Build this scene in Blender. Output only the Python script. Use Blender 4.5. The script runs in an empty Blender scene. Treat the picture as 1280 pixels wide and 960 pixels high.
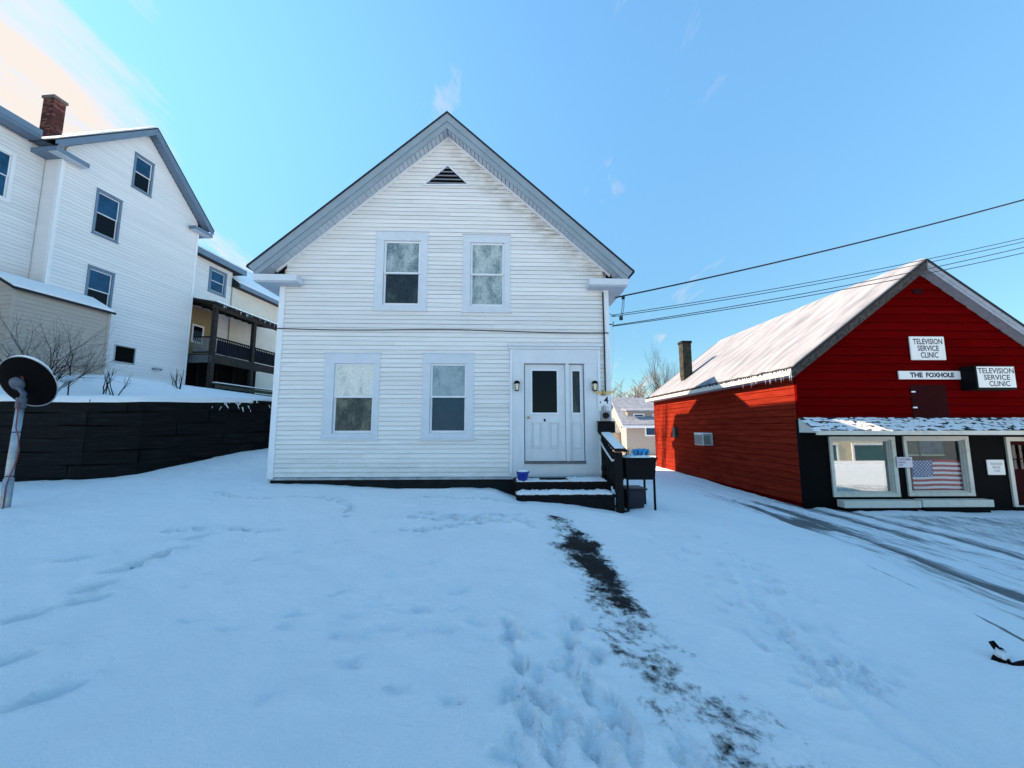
import bpy, bmesh, math, random
import numpy as np
from mathutils import Vector, Matrix

S = bpy.context.scene
C = S.collection
RND = random.Random(7)

# ------------------------------------------------------------------ camera
F = 485.0; PITCH = math.atan(55 / F); EYE = 1.6
cam_d = bpy.data.cameras.new('camera'); cam = bpy.data.objects.new('camera', cam_d); C.objects.link(cam)
cam.location = (0, 0, EYE); cam.rotation_euler = (math.pi / 2 + PITCH, 0, 0)
cam_d.sensor_width = 36; cam_d.lens = 36 * F / 1280; cam_d.clip_start = 0.05; cam_d.clip_end = 3000
S.camera = cam

# ------------------------------------------------------------------ light
SUN_EL = math.radians(32.3)
to_sun = Vector((-math.cos(SUN_EL) * 0.9929, math.cos(SUN_EL) * 0.119, math.sin(SUN_EL)))
SUN_AZ = math.atan2(to_sun.x, to_sun.y)
W = bpy.data.worlds.new('World'); S.world = W; W.use_nodes = True
def build_world():
    nt = W.node_tree; N = nt.nodes; L = nt.links
    N.clear()
    out = N.new('ShaderNodeOutputWorld'); bg = N.new('ShaderNodeBackground')
    bg.inputs['Strength'].default_value = 0.10
    sky = N.new('ShaderNodeTexSky'); sky.sky_type = 'NISHITA'; sky.sun_disc = False
    sky.sun_elevation = SUN_EL; sky.sun_rotation = SUN_AZ
    sky.air_density = 1.0; sky.dust_density = 0.10; sky.ozone_density = 0.7; sky.altitude = 200
    tc = N.new('ShaderNodeTexCoord')
    sep = N.new('ShaderNodeSeparateXYZ'); L.new(tc.outputs['Generated'], sep.inputs[0])
    def math_(op, a, b=None, c=None):
        n = N.new('ShaderNodeMath'); n.operation = op
        for i, v in enumerate((a, b, c)):
            if v is None: continue
            if isinstance(v, (int, float)): n.inputs[i].default_value = v
            else: L.new(v, n.inputs[i])
        return n.outputs[0]
    zc = math_('MAXIMUM', sep.outputs['Z'], 0.0)
    den = math_('ADD', zc, 0.22)
    u = math_('DIVIDE', sep.outputs['X'], den); v = math_('DIVIDE', sep.outputs['Y'], den)
    comb = N.new('ShaderNodeCombineXYZ'); L.new(u, comb.inputs[0]); L.new(v, comb.inputs[1])
    mp = N.new('ShaderNodeMapping'); L.new(comb.outputs[0], mp.inputs[0])
    mp.inputs['Location'].default_value = (3.35, 1.1, 0); mp.inputs['Rotation'].default_value = (0, 0, math.radians(-6)); mp.inputs['Scale'].default_value = (2.5, 0.85, 1)
    n1 = N.new('ShaderNodeTexNoise'); L.new(mp.outputs[0], n1.inputs['Vector'])
    n1.inputs['Scale'].default_value = 1.55; n1.inputs['Detail'].default_value = 8; n1.inputs['Roughness'].default_value = 0.58; n1.inputs['Distortion'].default_value = 0.45
    # more cloud on the sunward side of the sky and low over the horizon
    mr = N.new('ShaderNodeMapRange'); mr.interpolation_type = 'SMOOTHSTEP'; L.new(sep.outputs['X'], mr.inputs['Value'])
    mr.inputs['From Min'].default_value = -0.36; mr.inputs['From Max'].default_value = -0.74; mr.inputs['To Min'].default_value = 0.0; mr.inputs['To Max'].default_value = 0.17
    bias = mr.outputs['Result']
    low = math_('MULTIPLY', math_('SUBTRACT', 0.5, zc), 0.14)
    mr2 = N.new('ShaderNodeMapRange'); mr2.interpolation_type = 'SMOOTHSTEP'; L.new(sep.outputs['X'], mr2.inputs['Value'])
    mr2.inputs['From Min'].default_value = 0.30; mr2.inputs['From Max'].default_value = 0.62; mr2.inputs['To Min'].default_value = 0.0; mr2.inputs['To Max'].default_value = -0.14
    low = math_('ADD', low, mr2.outputs['Result'])
    tot = math_('ADD', math_('ADD', n1.outputs['Fac'], bias), low)
    ramp = N.new('ShaderNodeValToRGB'); L.new(tot, ramp.inputs[0])
    ramp.color_ramp.elements[0].position = 0.605; ramp.color_ramp.elements[0].color = (0, 0, 0, 1)
    ramp.color_ramp.elements[1].position = 0.78; ramp.color_ramp.elements[1].color = (1, 1, 1, 1)
    fac = math_('MULTIPLY', ramp.outputs[0], 0.93)
    hs = N.new('ShaderNodeHueSaturation'); L.new(sky.outputs[0], hs.inputs['Color'])
    hs.inputs['Saturation'].default_value = 1.1; hs.inputs['Value'].default_value = 1.25
    tint = N.new('ShaderNodeMix'); tint.data_type = 'RGBA'; tint.blend_type = 'MULTIPLY'; tint.inputs['Factor'].default_value = 1.0
    gm = N.new('ShaderNodeGamma'); gm.inputs['Gamma'].default_value = 0.84; L.new(hs.outputs[0], gm.inputs['Color'])
    # the winter sky pales only little towards the horizon, all the way round
    hz = N.new('ShaderNodeMapRange'); hz.interpolation_type = 'SMOOTHSTEP'; L.new(zc, hz.inputs['Value'])
    hz.inputs['From Min'].default_value = 0.0; hz.inputs['From Max'].default_value = 0.78; hz.inputs['To Min'].default_value = 0.44; hz.inputs['To Max'].default_value = 1.0
    hm = N.new('ShaderNodeVectorMath'); hm.operation = 'SCALE'; L.new(gm.outputs[0], hm.inputs[0]); L.new(hz.outputs['Result'], hm.inputs['Scale'])
    L.new(hm.outputs[0], tint.inputs['A']); tint.inputs['B'].default_value = (0.66, 0.95, 1.0, 1)
    mix = N.new('ShaderNodeMix'); mix.data_type = 'RGBA'
    L.new(fac, mix.inputs['Factor']); L.new(tint.outputs['Result'], mix.inputs['A'])
    mix.inputs['B'].default_value = (2.6, 2.25, 1.95, 1)
    L.new(mix.outputs['Result'], bg.inputs['Color'])
    L.new(bg.outputs[0], out.inputs['Surface'])
build_world()
sun_d = bpy.data.lights.new('sun', 'SUN'); sun = bpy.data.objects.new('sun', sun_d); C.objects.link(sun)
sun_d.energy = 3.0; sun_d.angle = math.radians(0.55); sun_d.color = (1.0, 0.76, 0.56)
sun.rotation_euler = to_sun.to_track_quat('Z', 'Y').to_euler(); sun.location = (-20, 5, 30)
VS = S.view_settings
VS.view_transform = 'Standard'; VS.look = 'None'; VS.gamma = 1.0; VS.exposure = 1.97; VS.use_curve_mapping = False
S.cycles.max_bounces = 6; S.cycles.diffuse_bounces = 3; S.cycles.glossy_bounces = 3; S.cycles.transparent_max_bounces = 8
S.cycles.use_denoising = True

# ------------------------------------------------------------------ pixels to places
def ray(px, py):
    a = (px - 640) / F; b = -(py - 480) / F
    return (a, math.cos(PITCH) - b * math.sin(PITCH), math.sin(PITCH) + b * math.cos(PITCH))
class Frame:
    """a wall plane: x along it, y into the building, z world height"""
    def __init__(s, ox, oy, yaw, base=0.0):
        s.ox, s.oy, s.base, s.t = ox, oy, base, math.radians(yaw)
        s.e = (math.cos(s.t), math.sin(s.t)); s.n = (-math.sin(s.t), math.cos(s.t))
    def uz(s, px, py, v=0.0):
        d = ray(px, py); k = (s.ox * s.n[0] + s.oy * s.n[1] + v) / (d[0] * s.n[0] + d[1] * s.n[1])
        return (d[0] * k - s.ox) * s.e[0] + (d[1] * k - s.oy) * s.e[1], EYE + d[2] * k - s.base
    def empty(s, name): 
        o = bpy.data.objects.new(name, None); C.objects.link(o)
        o.location = (s.ox, s.oy, s.base); o.rotation_euler = (0, 0, s.t); o.empty_display_size = 0.3
        return o
    def world(s, x, y, z=0):
        return (s.ox + x * s.e[0] + y * s.n[0], s.oy + x * s.e[1] + y * s.n[1], z + s.base)

# ------------------------------------------------------------------ materials
MATS = {}
def mat(name, col, rough=0.8, var=0.0, vscale=6.0, bump=0.0, bscale=40.0, metal=0.0, spec=0.4, col2=None, stretch=(1, 1, 1), coord='Object', detail=5.0, lo=0.35, hi=0.65, each=0.0):
    if name in MATS: return MATS[name]
    m = bpy.data.materials.new(name); m.use_nodes = True; nt = m.node_tree; N = nt.nodes; L = nt.links
    b = N['Principled BSDF']; b.inputs['Roughness'].default_value = rough; b.inputs['Metallic'].default_value = metal
    b.inputs['Specular IOR Level'].default_value = spec
    b.inputs['Base Color'].default_value = (*col, 1)
    tc = N.new('ShaderNodeTexCoord'); mp = N.new('ShaderNodeMapping'); mp.inputs['Scale'].default_value = stretch
    L.new(tc.outputs[coord], mp.inputs[0])
    if var or col2:
        n = N.new('ShaderNodeTexNoise'); n.inputs['Scale'].default_value = vscale; n.inputs['Detail'].default_value = detail; n.inputs['Roughness'].default_value = 0.6
        L.new(mp.outputs[0], n.inputs['Vector'])
        r = N.new('ShaderNodeValToRGB'); L.new(n.outputs['Fac'], r.inputs[0])
        r.color_ramp.elements[0].position = lo; r.color_ramp.elements[1].position = hi
        c2 = col2 if col2 else tuple(max(0, c * (1 - var)) for c in col)
        r.color_ramp.elements[0].color = (*c2, 1); r.color_ramp.elements[1].color = (*col, 1)
        L.new(r.outputs[0], b.inputs['Base Color'])
    if each:
        oi = N.new('ShaderNodeObjectInfo'); mr = N.new('ShaderNodeMapRange'); L.new(oi.outputs['Random'], mr.inputs['Value'])
        mr.inputs['To Min'].default_value = 1 - each; mr.inputs['To Max'].default_value = 1.0
        hv = N.new('ShaderNodeHueSaturation'); L.new(mr.outputs[0], hv.inputs['Value'])
        src = b.inputs['Base Color'].links
        if src: L.new(src[0].from_socket, hv.inputs['Color'])
        else: hv.inputs['Color'].default_value = (*col, 1)
        L.new(hv.outputs[0], b.inputs['Base Color'])
    if bump:
        n = N.new('ShaderNodeTexNoise'); n.inputs['Scale'].default_value = bscale; n.inputs['Detail'].default_value = 6
        L.new(mp.outputs[0], n.inputs['Vector'])
        bp = N.new('ShaderNodeBump'); bp.inputs['Strength'].default_value = bump; bp.inputs['Distance'].default_value = 0.02
        L.new(n.outputs['Fac'], bp.inputs['Height']); L.new(bp.outputs[0], b.inputs['Normal'])
    MATS[name] = m; return m

def node_tools(m):
    nt = m.node_tree; N = nt.nodes; L = nt.links
    def mth(op, a, b=None):
        n = N.new('ShaderNodeMath'); n.operation = op
        for i, v in enumerate((a, b)):
            if v is None: continue
            if isinstance(v, (int, float)): n.inputs[i].default_value = v
            else: L.new(v, n.inputs[i])
        return n.outputs[0]
    def mixc(f, a, b):
        n = N.new('ShaderNodeMix'); n.data_type = 'RGBA'
        for k, v in (('Factor', f), ('A', a), ('B', b)):
            if isinstance(v, (int, float)): n.inputs[k].default_value = v
            elif isinstance(v, tuple): n.inputs[k].default_value = (*v, 1)
            else: L.new(v, n.inputs[k])
        return n.outputs['Result']
    def noise(vec, sc, det=5, ro=0.6, dist=0.0):
        n = N.new('ShaderNodeTexNoise'); n.inputs['Scale'].default_value = sc; n.inputs['Detail'].default_value = det
        n.inputs['Roughness'].default_value = ro; n.inputs['Distortion'].default_value = dist
        L.new(vec, n.inputs['Vector']); return n.outputs['Fac']
    def ramp(f, p0, p1):
        n = N.new('ShaderNodeMapRange'); n.inputs['From Min'].default_value = p0; n.inputs['From Max'].default_value = p1; n.interpolation_type = 'SMOOTHSTEP'
        L.new(f, n.inputs['Value']); return n.outputs['Result']
    return nt, N, L, mth, mixc, noise, ramp

def snow_mat():
    m = bpy.data.materials.new('snow'); m.use_nodes = True; nt, N, L, mth, mixc, noise, ramp = node_tools(m)
    b = N['Principled BSDF']; b.inputs['Roughness'].default_value = 0.75; b.inputs['Specular IOR Level'].default_value = 0.25
    tc = N.new('ShaderNodeTexCoord'); ob = tc.outputs['Object']
    c = mixc(ramp(noise(ob, 1.3, 6), 0.35, 0.7), (0.955, 0.965, 0.965), (0.925, 0.94, 0.945))
    L.new(c, b.inputs['Base Color'])
    mpx = N.new('ShaderNodeMapping'); mpx.inputs['Rotation'].default_value = (0, 0, 0.7); mpx.inputs['Scale'].default_value = (1, 2.2, 1); L.new(ob, mpx.inputs[0])
    h = mth('ADD', mth('ADD', mth('MULTIPLY', noise(ob, 26, 6, 0.7), 1.0), mth('MULTIPLY', noise(ob, 130, 3, 0.7), 0.45)), mth('MULTIPLY', noise(mpx.outputs[0], 6.0, 5, 0.6), 1.1))
    bp = N.new('ShaderNodeBump'); bp.inputs['Strength'].default_value = 0.75; bp.inputs['Distance'].default_value = 0.038
    L.new(h, bp.inputs['Height']); L.new(bp.outputs[0], b.inputs['Normal'])
    MATS['snow'] = m; return m
M_SNOW = snow_mat()

def siding_mat():
    """old white paint: faint dirt everywhere, brown-green mildew along the right-hand rake"""
    m = bpy.data.materials.new('white_siding'); m.use_nodes = True; nt, N, L, mth, mixc, noise, ramp = node_tools(m)
    b = N['Principled BSDF']; b.inputs['Roughness'].default_value = 0.6; b.inputs['Specular IOR Level'].default_value = 0.3
    tc = N.new('ShaderNodeTexCoord'); ob = tc.outputs['Object']
    mp = N.new('ShaderNodeMapping'); mp.inputs['Scale'].default_value = (0.7, 1, 7); L.new(ob, mp.inputs[0])
    base = mixc(ramp(noise(mp.outputs[0], 2.2, 6, 0.65), 0.35, 0.75), (0.82, 0.80, 0.77), (0.74, 0.72, 0.69))
    sp = N.new('ShaderNodeSeparateXYZ'); L.new(ob, sp.inputs[0])
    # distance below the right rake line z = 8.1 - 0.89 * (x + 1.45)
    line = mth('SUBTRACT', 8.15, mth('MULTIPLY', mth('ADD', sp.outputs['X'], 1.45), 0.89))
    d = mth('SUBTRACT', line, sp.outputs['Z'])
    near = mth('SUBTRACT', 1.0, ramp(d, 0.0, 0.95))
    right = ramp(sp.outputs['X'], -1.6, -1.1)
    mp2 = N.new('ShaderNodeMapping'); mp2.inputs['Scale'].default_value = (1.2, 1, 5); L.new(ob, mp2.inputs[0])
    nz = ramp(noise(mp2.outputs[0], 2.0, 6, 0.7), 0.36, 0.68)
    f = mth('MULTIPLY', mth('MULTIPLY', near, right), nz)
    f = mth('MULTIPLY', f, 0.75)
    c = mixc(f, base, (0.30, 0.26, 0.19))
    # splashed dirt near the ground and thin runs below the windows
    dirt = mth('MULTIPLY', mth('SUBTRACT', 1.0, ramp(sp.outputs['Z'], 0.6, 1.15)), ramp(noise(mp2.outputs[0], 3.0, 6, 0.7), 0.40, 0.75))
    c = mixc(mth('MULTIPLY', dirt, 0.35), c, (0.36, 0.34, 0.30))
    oi = N.new('ShaderNodeObjectInfo'); mr = N.new('ShaderNodeMapRange'); L.new(oi.outputs['Random'], mr.inputs['Value'])
    mr.inputs['To Min'].default_value = 0.90; mr.inputs['To Max'].default_value = 1.02
    hv = N.new('ShaderNodeHueSaturation'); L.new(mr.outputs[0], hv.inputs['Value']); L.new(c, hv.inputs['Color'])
    L.new(hv.outputs[0], b.inputs['Base Color'])
    bp = N.new('ShaderNodeBump'); bp.inputs['Strength'].default_value = 0.25; bp.inputs['Distance'].default_value = 0.01
    L.new(noise(mp.outputs[0], 9, 6, 0.7), bp.inputs['Height']); L.new(bp.outputs[0], b.inputs['Normal'])
    return m
M_RSNOW = mat('shadow_streaked_snow', (0.31, 0.325, 0.35), 0.9, spec=0.1, col2=(0.16, 0.175, 0.20), vscale=1.6, stretch=(0.45, 2.2, 0.45), detail=7, lo=0.30, hi=0.62, bump=0.5, bscale=14)  # roof snow darkened, tree-shadow streaks painted into the colour
M_SID = siding_mat()
M_SID2 = mat('vinyl_siding', (0.76, 0.765, 0.77), 0.5, var=0.06, vscale=1.2, stretch=(0.5, 0.5, 6), each=0.07)
M_TRIM = mat('blue_white_trim', (0.63, 0.67, 0.71), 0.55, var=0.08, vscale=5, bump=0.08, bscale=30)
M_RAKE = mat('grey_blue_rake', (0.25, 0.31, 0.35), 0.55, var=0.12, vscale=3)
M_SOFF = mat('soffit', (0.46, 0.52, 0.58), 0.6, var=0.1, vscale=4)
M_SASH = mat('sash_white', (0.76, 0.78, 0.80), 0.5, var=0.05)
M_DOORW = mat('door_white', (0.68, 0.705, 0.73), 0.5, var=0.07, vscale=4, bump=0.05)
M_SHING = mat('dark_shingle', (0.018, 0.019, 0.024), 0.9, var=0.3, vscale=20, bump=0.3)
M_FOUND = mat('foundation', (0.014, 0.013, 0.013), 0.95, var=0.5, vscale=5, bump=0.5, bscale=18)
M_BLACK = mat('black_paint', (0.002, 0.002, 0.0024), 0.8, var=0.4, vscale=8, spec=0.1)
M_BLACKM = mat('black_metal', (0.004, 0.004, 0.005), 0.65, var=0.3, vscale=12, spec=0.14)
M_GLASSD = mat('dark_glass', (0.003, 0.004, 0.007), 0.06, spec=0.16)
M_GLASSB = mat('blue_glass', (0.012, 0.075, 0.165), 0.07, spec=0.3, var=0.5, vscale=1.5)
M_WOODD = mat('dark_weathered_wood', (0.012, 0.010, 0.010), 0.85, spec=0.2, col2=(0.004, 0.0035, 0.004), vscale=8, stretch=(6, 6, 0.6), bump=0.3, bscale=30)
M_DECK = mat('deck_wood', (0.030, 0.020, 0.015), 0.85, col2=(0.010, 0.008, 0.007), vscale=5, bump=0.2)
M_METAL = mat('galvanised', (0.42, 0.46, 0.50), 0.4, metal=0.75, var=0.3, vscale=9)
M_LBLUE = mat('eave_blue_grey', (0.13, 0.20, 0.28), 0.5, var=0.1, vscale=3)
M_BEIGE = mat('beige_siding', (0.42, 0.38, 0.33), 0.6, var=0.1, vscale=2, stretch=(0.5, 0.5, 5))
M_CREAM = mat('cream_siding', (0.64, 0.60, 0.52), 0.65, var=0.08, vscale=2)
M_RED = mat('red_siding', (0.13, 0.0016, 0.002), 0.9, spec=0.0, each=0.22, col2=(0.085, 0.002, 0.0025), vscale=2.0, stretch=(0.6, 0.6, 7), bump=0.15, bscale=25, lo=0.25, hi=0.6)
M_REDSUN = mat('sunlit_red_siding', (0.25, 0.027, 0.013), 0.9, spec=0.0, each=0.22, col2=(0.15, 0.012, 0.008), vscale=2.0, stretch=(0.6, 0.6, 7), bump=0.15, bscale=25, lo=0.25, hi=0.6)  # side wall's red lightened towards orange, sunlight put into the colour
M_REDD = mat('maroon_door', (0.030, 0.0022, 0.003), 0.85, var=0.3, vscale=4, spec=0.08)
M_BRICK = mat('brick', (0.115, 0.032, 0.028), 0.9, col2=(0.05, 0.018, 0.018), vscale=9, bump=0.4)
M_MORTAR = mat('mortar', (0.24, 0.22, 0.20), 0.95)
M_CONC = mat('mossy_block', (0.055, 0.052, 0.038), 0.95, col2=(0.015, 0.018, 0.010), vscale=4, bump=0.4)
M_IVORY = mat('peeling_ivory', (0.62, 0.60, 0.52), 0.65, var=0.25, vscale=5, lo=0.2, hi=0.5)
M_SIGNW = mat('sign_white', (0.80, 0.80, 0.77), 0.5, var=0.06, vscale=4)
M_INK = mat('sign_ink', (0.012, 0.016, 0.035), 0.6)
M_BARK = mat('bark', (0.065, 0.055, 0.048), 0.95, var=0.4, vscale=6)
M_TWIG = mat('twig', (0.10, 0.085, 0.075), 0.95, var=0.3, vscale=3)
M_TWIGD = mat('dark_twig', (0.010, 0.008, 0.010), 0.95, spec=0.1)
M_RUBBER = mat('cable_black', (0.012, 0.012, 0.013), 0.6)
M_ASPH = mat('asphalt', (0.030, 0.031, 0.034), 0.85, col2=(0.013, 0.012, 0.012), vscale=16, bump=0.6, bscale=60)
M_EARTH = mat('wet_path', (0.022, 0.017, 0.015), 0.8, col2=(0.007, 0.006, 0.006), vscale=22, bump=0.8, bscale=70)
M_POT = mat('blue_glaze', (0.012, 0.035, 0.32), 0.25, var=0.2)
M_FLOWER = mat('sky_blue_plastic', (0.02, 0.30, 0.62), 0.35, var=0.1)
M_BRASS = mat('brass', (0.50, 0.36, 0.14), 0.35, metal=0.8)
M_LAMPG = mat('lamp_glass', (0.75, 0.66, 0.45), 0.2)
M_ICE = mat('ice', (0.70, 0.76, 0.80), 0.15, spec=0.6)
M_GREENW = mat('mossy_rail', (0.045, 0.05, 0.035), 0.9, var=0.5, vscale=5)
M_TIMB = mat('black_timber', (0.018, 0.021, 0.021), 0.9, each=0.5, col2=(0.0025, 0.003, 0.0035), lo=0.50, hi=0.85, vscale=3.2, stretch=(0.5, 1, 5), bump=0.8, bscale=12, spec=0.25)
M_PORCHY = mat('porch_yellow', (0.30, 0.23, 0.12), 0.7, var=0.1)
M_BLUET = mat('blue_tarp', (0.005, 0.008, 0.022), 0.5, var=0.4, vscale=3)
M_WIRE_R = mat('red_cable', (0.22, 0.05, 0.04), 0.6)

def film_sheen_mat(name, dark, lite, seed, amount=0.5):
    """crinkled plastic film behind a pane, with reflections painted into its colour"""
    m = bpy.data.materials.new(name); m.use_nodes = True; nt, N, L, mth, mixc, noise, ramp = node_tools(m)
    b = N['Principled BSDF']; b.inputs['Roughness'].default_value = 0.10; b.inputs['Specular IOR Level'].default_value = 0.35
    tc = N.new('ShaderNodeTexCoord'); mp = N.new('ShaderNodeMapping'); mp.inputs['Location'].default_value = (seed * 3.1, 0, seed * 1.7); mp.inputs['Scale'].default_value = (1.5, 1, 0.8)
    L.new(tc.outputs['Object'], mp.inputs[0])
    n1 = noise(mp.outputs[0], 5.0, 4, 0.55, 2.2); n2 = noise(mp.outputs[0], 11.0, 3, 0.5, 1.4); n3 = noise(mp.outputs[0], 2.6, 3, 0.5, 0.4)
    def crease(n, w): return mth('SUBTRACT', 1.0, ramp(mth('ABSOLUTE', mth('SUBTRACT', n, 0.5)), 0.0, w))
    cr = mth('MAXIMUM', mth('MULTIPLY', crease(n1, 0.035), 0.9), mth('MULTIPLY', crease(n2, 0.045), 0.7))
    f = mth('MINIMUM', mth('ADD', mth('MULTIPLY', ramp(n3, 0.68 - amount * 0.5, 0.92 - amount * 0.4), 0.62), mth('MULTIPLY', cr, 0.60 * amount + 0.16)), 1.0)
    L.new(mixc(f, dark, lite), b.inputs['Base Color'])  # pale creases also put reflections into the pane colour
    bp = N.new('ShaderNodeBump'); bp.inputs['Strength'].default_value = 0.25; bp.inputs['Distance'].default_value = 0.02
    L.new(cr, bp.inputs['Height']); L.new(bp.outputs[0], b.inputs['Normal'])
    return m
FILM_SHEEN = [film_sheen_mat('film_sheen_pale', (0.13, 0.20, 0.21), (0.52, 0.58, 0.56), 1, 0.75),
        film_sheen_mat('film_sheen_grey', (0.10, 0.165, 0.18), (0.47, 0.54, 0.53), 2, 0.7),
        film_sheen_mat('film_sheen_dark', (0.006, 0.014, 0.022), (0.05, 0.08, 0.08), 3, 0.4),
        film_sheen_mat('film_sheen_bright', (0.38, 0.41, 0.40), (0.84, 0.81, 0.72), 4, 0.95),
        film_sheen_mat('film_sheen_mottled', (0.015, 0.030, 0.036), (0.22, 0.23, 0.17), 5, 0.45),
        film_sheen_mat('film_sheen_teal', (0.16, 0.24, 0.27), (0.36, 0.45, 0.47), 6, 0.75),
        film_sheen_mat('film_sheen_deep', (0.008, 0.045, 0.075), (0.02, 0.075, 0.11), 7, 0.4)]

def shop_glass(name, lo):
    m = bpy.data.materials.new(name); m.use_nodes = True; nt = m.node_tree; N = nt.nodes; L = nt.links
    N.clear(); o = N.new('ShaderNodeOutputMaterial'); t = N.new('ShaderNodeBsdfTransparent'); g = N.new('ShaderNodeBsdfGlossy')
    t.inputs['Color'].default_value = (0.85, 0.9, 0.9, 1); g.inputs['Roughness'].default_value = 0.012; g.inputs['Color'].default_value = (0.9, 0.95, 0.95, 1)
    lw = N.new('ShaderNodeLayerWeight'); lw.inputs['Blend'].default_value = 0.5
    pw = N.new('ShaderNodeMath'); pw.operation = 'POWER'; L.new(lw.outputs['Facing'], pw.inputs[0]); pw.inputs[1].default_value = 4.0
    mr = N.new('ShaderNodeMapRange'); L.new(pw.outputs[0], mr.inputs['Value']); mr.inputs['To Min'].default_value = lo; mr.inputs['To Max'].default_value = 1.0
    mx = N.new('ShaderNodeMixShader'); L.new(mr.outputs[0], mx.inputs[0]); L.new(t.outputs[0], mx.inputs[1]); L.new(g.outputs[0], mx.inputs[2])
    L.new(mx.outputs[0], o.inputs['Surface'])
    return m
M_SHOP = shop_glass('shop_glass', 0.012); M_SHOPR = shop_glass('mirror_tint_glass', 0.30)

# ------------------------------------------------------------------ mesh helpers
class MB:
    def __init__(s): s.v = []; s.f = []
    def add(s, vs, fs):
        k = len(s.v); s.v += [tuple(p) for p in vs]; s.f += [tuple(i + k for i in q) for q in fs]; return s
    def hexa(s, p):   # 8 corners: bottom ring then top ring
        return s.add(p, [(0, 3, 2, 1), (4, 5, 6, 7), (0, 1, 5, 4), (1, 2, 6, 5), (2, 3, 7, 6), (3, 0, 4, 7)])
    def box(s, x0, x1, y0, y1, z0, z1):
        return s.hexa([(x0, y0, z0), (x1, y0, z0), (x1, y1, z0), (x0, y1, z0), (x0, y0, z1), (x1, y0, z1), (x1, y1, z1), (x0, y1, z1)])
    def prism(s, poly, y0, y1):    # poly in (x,z), extruded along y
        n = len(poly); vs = [(x, y0, z) for x, z in poly] + [(x, y1, z) for x, z in poly]
        return s.add(vs, [tuple(range(n)), tuple(range(2 * n - 1, n - 1, -1))] + [(i, (i + 1) % n, n + (i + 1) % n, n + i) for i in range(n)])
    def prism_x(s, poly, x0, x1):  # poly in (y,z), extruded along x
        n = len(poly); vs = [(x0, y, z) for y, z in poly] + [(x1, y, z) for y, z in poly]
        return s.add(vs, [tuple(range(n)), tuple(range(2 * n - 1, n - 1, -1))] + [(i, (i + 1) % n, n + (i + 1) % n, n + i) for i in range(n)])
    def tube(s, pts, r, n=8):
        pts = [Vector(p) for p in pts]; rs = r if isinstance(r, (list, tuple)) else [r] * len(pts)
        k = len(s.v); ref = None
        for i, p in enumerate(pts):
            t = (pts[min(i + 1, len(pts) - 1)] - pts[max(i - 1, 0)])
            if t.length < 1e-9: t = Vector((0, 0, 1))
            t.normalize()
            if ref is None: ref = t.cross(Vector((0, 0, 1)) if abs(t.z) < 0.9 else Vector((1, 0, 0)))
            else: ref = ref - t * ref.dot(t)
            if ref.length < 1e-6: ref = t.orthogonal()
            ref.normalize(); w = t.cross(ref)
            for j in range(n):
                a = 2 * math.pi * j / n
                s.v.append(tuple(p + (ref * math.cos(a) + w * math.sin(a)) * rs[i]))
        for i in range(len(pts) - 1):
            for j in range(n):
                a = k + i * n + j; b = k + i * n + (j + 1) % n
                s.f.append((a, b, b + n, a + n))
        s.f.append(tuple(k + j for j in reversed(range(n)))); s.f.append(tuple(k + (len(pts) - 1) * n + j for j in range(n)))
        return s
    def lathe(s, prof, n=20, c=(0, 0, 0)):
        k = len(s.v)
        for r, z in prof:
            for j in range(n):
                a = 2 * math.pi * j / n; s.v.append((c[0] + r * math.cos(a), c[1] + r * math.sin(a), c[2] + z))
        for i in range(len(prof) - 1):
            for j in range(n):
                a = k + i * n + j; b = k + i * n + (j + 1) % n; s.f.append((a, b, b + n, a + n))
        s.f.append(tuple(k + j for j in reversed(range(n)))); s.f.append(tuple(k + (len(prof) - 1) * n + j for j in range(n)))
        return s
    def build(s, name, m, parent=None, smooth=False, bevel=0.0, recalc=True):
        me = bpy.data.meshes.new(name); me.from_pydata(s.v, [], s.f)
        if recalc:
            bm = bmesh.new(); bm.from_mesh(me); bmesh.ops.recalc_face_normals(bm, faces=bm.faces); bm.to_mesh(me); bm.free()
        if smooth: me.polygons.foreach_set('use_smooth', [True] * len(me.polygons))
        me.materials.append(m); o = bpy.data.objects.new(name, me); C.objects.link(o)
        if parent is not None: o.parent = parent
        if bevel:
            b = o.modifiers.new('bevel', 'BEVEL'); b.width = bevel; b.segments = 2; b.limit_method = 'ANGLE'
        return o

def tag(o, label, cat, group=None, kind=None):
    if label: o['label'] = label
    if cat: o['category'] = cat
    if group: o['group'] = group
    if kind: o['kind'] = kind
    return o
def thing(name, label, cat, loc=(0, 0, 0), rz=0.0, group=None):
    o = bpy.data.objects.new(name, None); C.objects.link(o); o.location = loc; o.rotation_euler = (0, 0, rz); o.empty_display_size = 0.2
    return tag(o, label, cat, group)

def front(s, t, z): return (s, -t, z)          # wall facing -y
def left_side(s, t, z): return (-t, s, z)      # wall facing -x (s runs along y)

def xrange_at(poly, z):
    xs = []
    n = len(poly)
    for i in range(n):
        (x0, z0), (x1, z1) = poly[i], poly[(i + 1) % n]
        if abs(z1 - z0) < 1e-9:
            if abs(z - z0) < 1e-6: xs += [x0, x1]
            continue
        k = (z - z0) / (z1 - z0)
        if -1e-9 <= k <= 1 + 1e-9: xs.append(x0 + k * (x1 - x0))
    return (min(xs), max(xs)) if xs else None

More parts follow.
